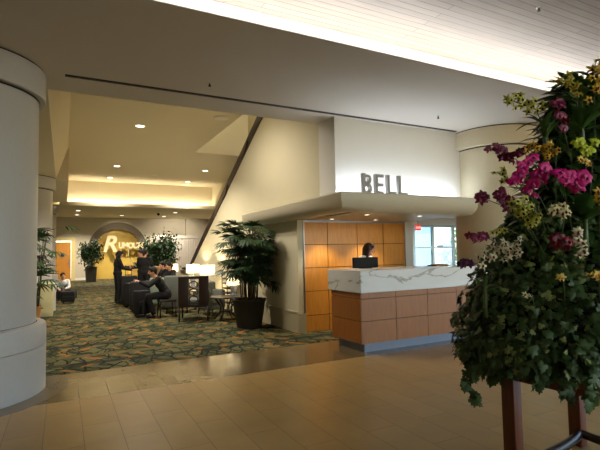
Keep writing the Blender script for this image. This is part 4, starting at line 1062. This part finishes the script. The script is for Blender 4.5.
# orchids
def blossom_mesh(name, petal, lip, style):
    b = MB()
    if style == 'round':   # dendrobium: broad rounded petals
        specs = [(90, .30, .5, .34), (20, .5, .55, .5), (160, .5, .55, .5), (-50, .3, .5, .30), (-130, .3, .5, .30)]
    else:                  # spray orchid: narrow pointed petals
        specs = [(90, .26, .52, .24), (18, .3, .52, .26), (162, .3, .52, .26), (-52, .24, .5, .22), (-128, .24, .5, .22)]
    for ang, _, L, W in specs:
        a = math.radians(ang); d = V((math.cos(a), 0, math.sin(a))); s = V((-math.sin(a), 0, math.cos(a)))
        K = 5; vs = [V((0, 0, 0))]
        for k in range(1, K+1):
            f = k/K; w = W*.5*math.sin(PI*(.12+.80*f)) if style == 'round' else W*.5*math.sin(PI*(.15+.83*f))
            y = -.10*math.sin(f*PI*.9)+.12*f*f
            vs += [d*L*f+s*w+V((0, y+.03, 0)), d*L*f+V((0, y, 0)), d*L*f-s*w+V((0, y+.03, 0))]
        fs = [(0, 1, 2), (0, 2, 3)]
        for k in range(K-1):
            q = 1+k*3; fs += [(q, q+3, q+4, q+1), (q+1, q+4, q+5, q+2)]
        b.add(vs, fs, 0, True)
    b.ell((0, -.1, -.08), (.09, .13, .12), n=10, m=6, mi=1); b.ell((0, -.17, -.16), (.12, .06, .08), n=10, m=6, mi=1); b.ell((0, -.06, .04), (.04, .07, .05), n=8, m=6, mi=1)
    me_o = b.build(name, [petal, lip]); me = me_o.data; bpy.data.objects.remove(me_o); return me
def fl(name, r, g, b_): return mat(name, rgb(r, g, b_), .55, var=.15, scale=3)
C = dict(magenta=fl('bright_magenta_petal', 208, 14, 124), dark=fl('dark_magenta_petal', 112, 10, 56), purple=fl('deep_purple_petal', 74, 20, 72), red=fl('wine_red_petal', 120, 10, 34),
         lime=fl('yellow_green_petal', 186, 192, 72), yellow=fl('golden_yellow_petal', 216, 176, 34), cream=fl('cream_petal', 226, 220, 160), white=fl('ivory_petal', 214, 210, 168), pale=fl('pale_yellow_petal', 236, 216, 104), brightlime=fl('bright_lime_petal', 196, 214, 50), pinkw=fl('pinkish_lip', 206, 90, 150), maroon=fl('maroon_lip', 92, 18, 34), orange=fl('orange_lip', 206, 100, 40))
BM = {}
def bl(p, l, st):
    k = (p, l, st)
    if k not in BM: BM[k] = blossom_mesh('blossom', C[p], C[l], st)
    return BM[k]
def spray(lab, pts, d, n, key, size, w, root, dd=0.0):
    """pts: centre line of the flower head in the picture, d its distance; w scatter in metres; root: where the stem enters the foliage"""
    P = [at(x, y, d+dd*i) for i, (x, y) in enumerate(pts)]; R0 = at(*root)
    t = thing('orchid_spray', lab, 'orchid', tuple(R0), 0, None)
    b = MB(); line = [V((0, 0, 0)), (P[-1]-R0)*.55+V((0, 0, .03))]+[p-R0 for p in reversed(P)]; b.tube(line, [.003]*2+[.0022]*len(P), 6)
    off = []
    for i in range(n):
        f = (i+.5)/n*(len(P)-1); j = int(f); c = P[j].lerp(P[min(j+1, len(P)-1)], f-j)
        q = c+LAT*random.uniform(-w, w)+V((0, 0, random.uniform(-w, w)*.9))-DEP*random.uniform(-.01, w*1.0)
        off.append(q); b.tube([c-R0, q-R0+DEP*.004], .0016, 4)
    b.build('stem', M['stemgreen'], t)
    for q in off:
        o = bpy.data.objects.new('blossom', bl(*key)); COL.objects.link(o); o.parent = t
        f = (-DEP+rnd(.38)+V((0, 0, .05))); f.normalize()
        o.matrix_local = Matrix.Translation(q-R0) @ (f.to_track_quat('-Y', 'Z').to_matrix().to_4x4()) @ Matrix.Rotation(random.uniform(-.5, .5), 4, 'Y') @ Matrix.Scale(size*random.uniform(.85, 1.15), 4)
MG = ('magenta', 'pinkw', 'round'); DK = ('dark', 'pinkw', 'round'); PU = ('purple', 'dark', 'round'); RD = ('red', 'red', 'round')
LM = ('lime', 'maroon', 'spray'); YL = ('yellow', 'maroon', 'spray'); CR = ('cream', 'maroon', 'spray'); WH = ('white', 'dark', 'spray'); PA = ('pale', 'orange', 'spray'); BL_ = ('brightlime', 'lime', 'round')
spray('yellow green orchid spray reaching out furthest at the upper left', [(506, 98), (518, 103), (530, 104), (537, 112)], 2.5, 20, LM, .052, .045, (556, 165, 2.7))
spray('yellow orchid spray below the plank ceiling near the top of the display', [(564, 78), (570, 86), (578, 93)], 2.5, 12, ('lime', 'orange', 'spray'), .052, .035, (572, 160, 2.75))
spray('golden yellow orchid spray at the top right corner', [(596, 62), (594, 74), (598, 88), (594, 98)], 2.45, 16, YL, .055, .035, (596, 160, 2.7))
spray('dark magenta orchid spray hanging in a column under the top leaves', [(563, 98), (558, 106), (560, 116), (562, 127)], 2.45, 11, DK, .058, .03, (572, 165, 2.7))
spray('dark magenta orchid spray arching left across the beige pillar', [(489, 149), (498, 151), (505, 156), (516, 159)], 2.55, 12, DK, .052, .02, (535, 200, 2.75))
spray('small dark magenta spray just left of the golden yellow blooms', [(516, 151), (524, 153)], 2.5, 6, DK, .05, .02, (548, 190, 2.75))
spray('golden yellow orchid cluster with red centres at mid height', [(530, 146), (540, 150), (550, 153), (556, 150)], 2.45, 20, YL, .05, .035, (556, 205, 2.7))
spray('bright lime orchid cluster on the right upper side', [(577, 147), (584, 150), (588, 146)], 2.35, 9, BL_, .055, .03, (584, 200, 2.6))
spray('small pale yellow orchid row under the bright lime cluster', [(579, 159), (586, 160), (593, 163)], 2.33, 5, PA, .04, .008, (590, 200, 2.6))
spray('bright magenta orchid spray left of centre', [(529, 160), (526, 168), (520, 180), (514, 178)], 2.42, 9, MG, .066, .03, (550, 230, 2.65))
spray('bright magenta orchid spray, middle group below the yellow cluster', [(536, 170), (546, 168), (540, 178), (530, 186)], 2.4, 9, MG, .066, .025, (556, 230, 2.6))
spray('bright magenta orchid spray, largest group toward the right', [(557, 176), (564, 174), (572, 180), (582, 180), (576, 188), (562, 184)], 2.3, 15, MG, .07, .025, (572, 230, 2.5))
spray('yellow green small orchids left of the magenta group', [(497, 172), (503, 176), (508, 178)], 2.5, 8, LM, .045, .03, (540, 220, 2.7))
spray('dark maroon orchid spray beside the rounded canopy end', [(477, 199), (482, 196), (488, 200)], 2.55, 6, DK, .06, .018, (525, 225, 2.75))
spray('dark maroon orchid group left of centre above the lime blooms', [(495, 193), (502, 196), (505, 204), (508, 212)], 2.5, 13, DK, .056, .035, (535, 240, 2.7))
spray('magenta orchid blooms hanging at the centre of the display', [(524, 192), (530, 190), (534, 194)], 2.42, 4, MG, .05, .02, (545, 230, 2.65))
spray('lime orchid cluster with dark spots at mid left', [(514, 203), (522, 208), (528, 214), (522, 222)], 2.4, 26, LM, .052, .05, (545, 255, 2.65))
spray('pale lime orchid sprig in the left shade', [(494, 231), (500, 229), (505, 228)], 2.55, 7, LM, .04, .015, (530, 250, 2.7))
spray('cream yellow orchid cluster right of the lime cluster', [(549, 207), (556, 206), (562, 210), (566, 215)], 2.3, 15, CR, .05, .03, (560, 250, 2.5))
spray('wine red orchid cluster in the shade on the right', [(552, 242), (560, 242), (567, 240), (563, 248)], 2.3, 9, RD, .06, .025, (565, 280, 2.5))
spray('white orchid spray with maroon centres hanging on the right', [(580, 230), (576, 240), (580, 250), (578, 260)], 2.2, 11, WH, .056, .02, (585, 215, 2.45))
spray('deep purple orchid spray left above the white orchids', [(471, 238), (480, 236), (488, 238)], 2.58, 9, DK, .056, .02, (510, 262, 2.72))
spray('small deep purple orchids in front of the marble top', [(458, 266), (464, 262), (470, 263)], 2.62, 6, PU, .05, .01, (495, 275, 2.72))
spray('white orchid spray with purple centres at the left side', [(484, 262), (492, 252), (502, 246), (512, 244), (516, 250), (500, 260)], 2.5, 34, WH, .05, .045, (515, 275, 2.68))
spray('tiny yellow orchid sprig low in the dark ivy', [(557, 277), (563, 277)], 2.2, 4, PA, .04, .01, (565, 300, 2.4))
spray('yellow orchids with orange centres at the right edge', [(590, 277), (597, 275), (601, 279)], 2.1, 6, PA, .045, .012, (600, 300, 2.3))
spray('pale yellow sprig deep in the left ivy', [(524, 296), (531, 294)], 2.35, 3, CR, .035, .008, (535, 310, 2.5))
spray('yellow orchid blooms at the right edge above the broad leaves', [(599, 192), (600, 204)], 2.25, 5, YL, .05, .015, (600, 240, 2.45))
spray('red orchid blooms tucked behind the bright magenta group', [(574, 190), (580, 190)], 2.4, 3, RD, .05, .01, (580, 230, 2.5))

# ------------------------------------------------------------------ light and view
w = bpy.data.worlds.new('World'); scn.world = w; w.use_nodes = True
nt = w.node_tree; bg = nt.nodes['Background']
sky = nt.nodes.new('ShaderNodeTexSky'); sky.sky_type = 'NISHITA'; sky.sun_elevation = math.radians(50); sky.sun_rotation = math.radians(200); sky.sun_disc = False
nt.links.new(sky.outputs[0], bg.inputs[0]); bg.inputs[1].default_value = .75
sd = bpy.data.lights.new('sun', 'SUN'); sd.energy = 9; sd.angle = .01; so = bpy.data.objects.new('sun', sd); COL.objects.link(so)
so.rotation_euler = V((.25, .75, -1.0)).to_track_quat('-Z', 'Y').to_euler()
# lobby walls behind the camera, with tall openings to daylight
b = MB(); b.box((-9.1, -9, 0), (-9, 7, 4.4)); b.box((-9, -9.1, 0), (1.5, -9, 4.4)); b.box((16, 5.5, 0), (16.1, 11, 4.4)); b.box((-9, 6.66, 0), (-2.6, 6.8, CZ)); struct(b.build('wall_lobby', M['cream']), 'cream lobby walls behind the viewpoint')
scn.view_settings.view_transform = 'Standard'; scn.view_settings.look = 'None'; scn.view_settings.gamma = 1; scn.view_settings.exposure = 0.15
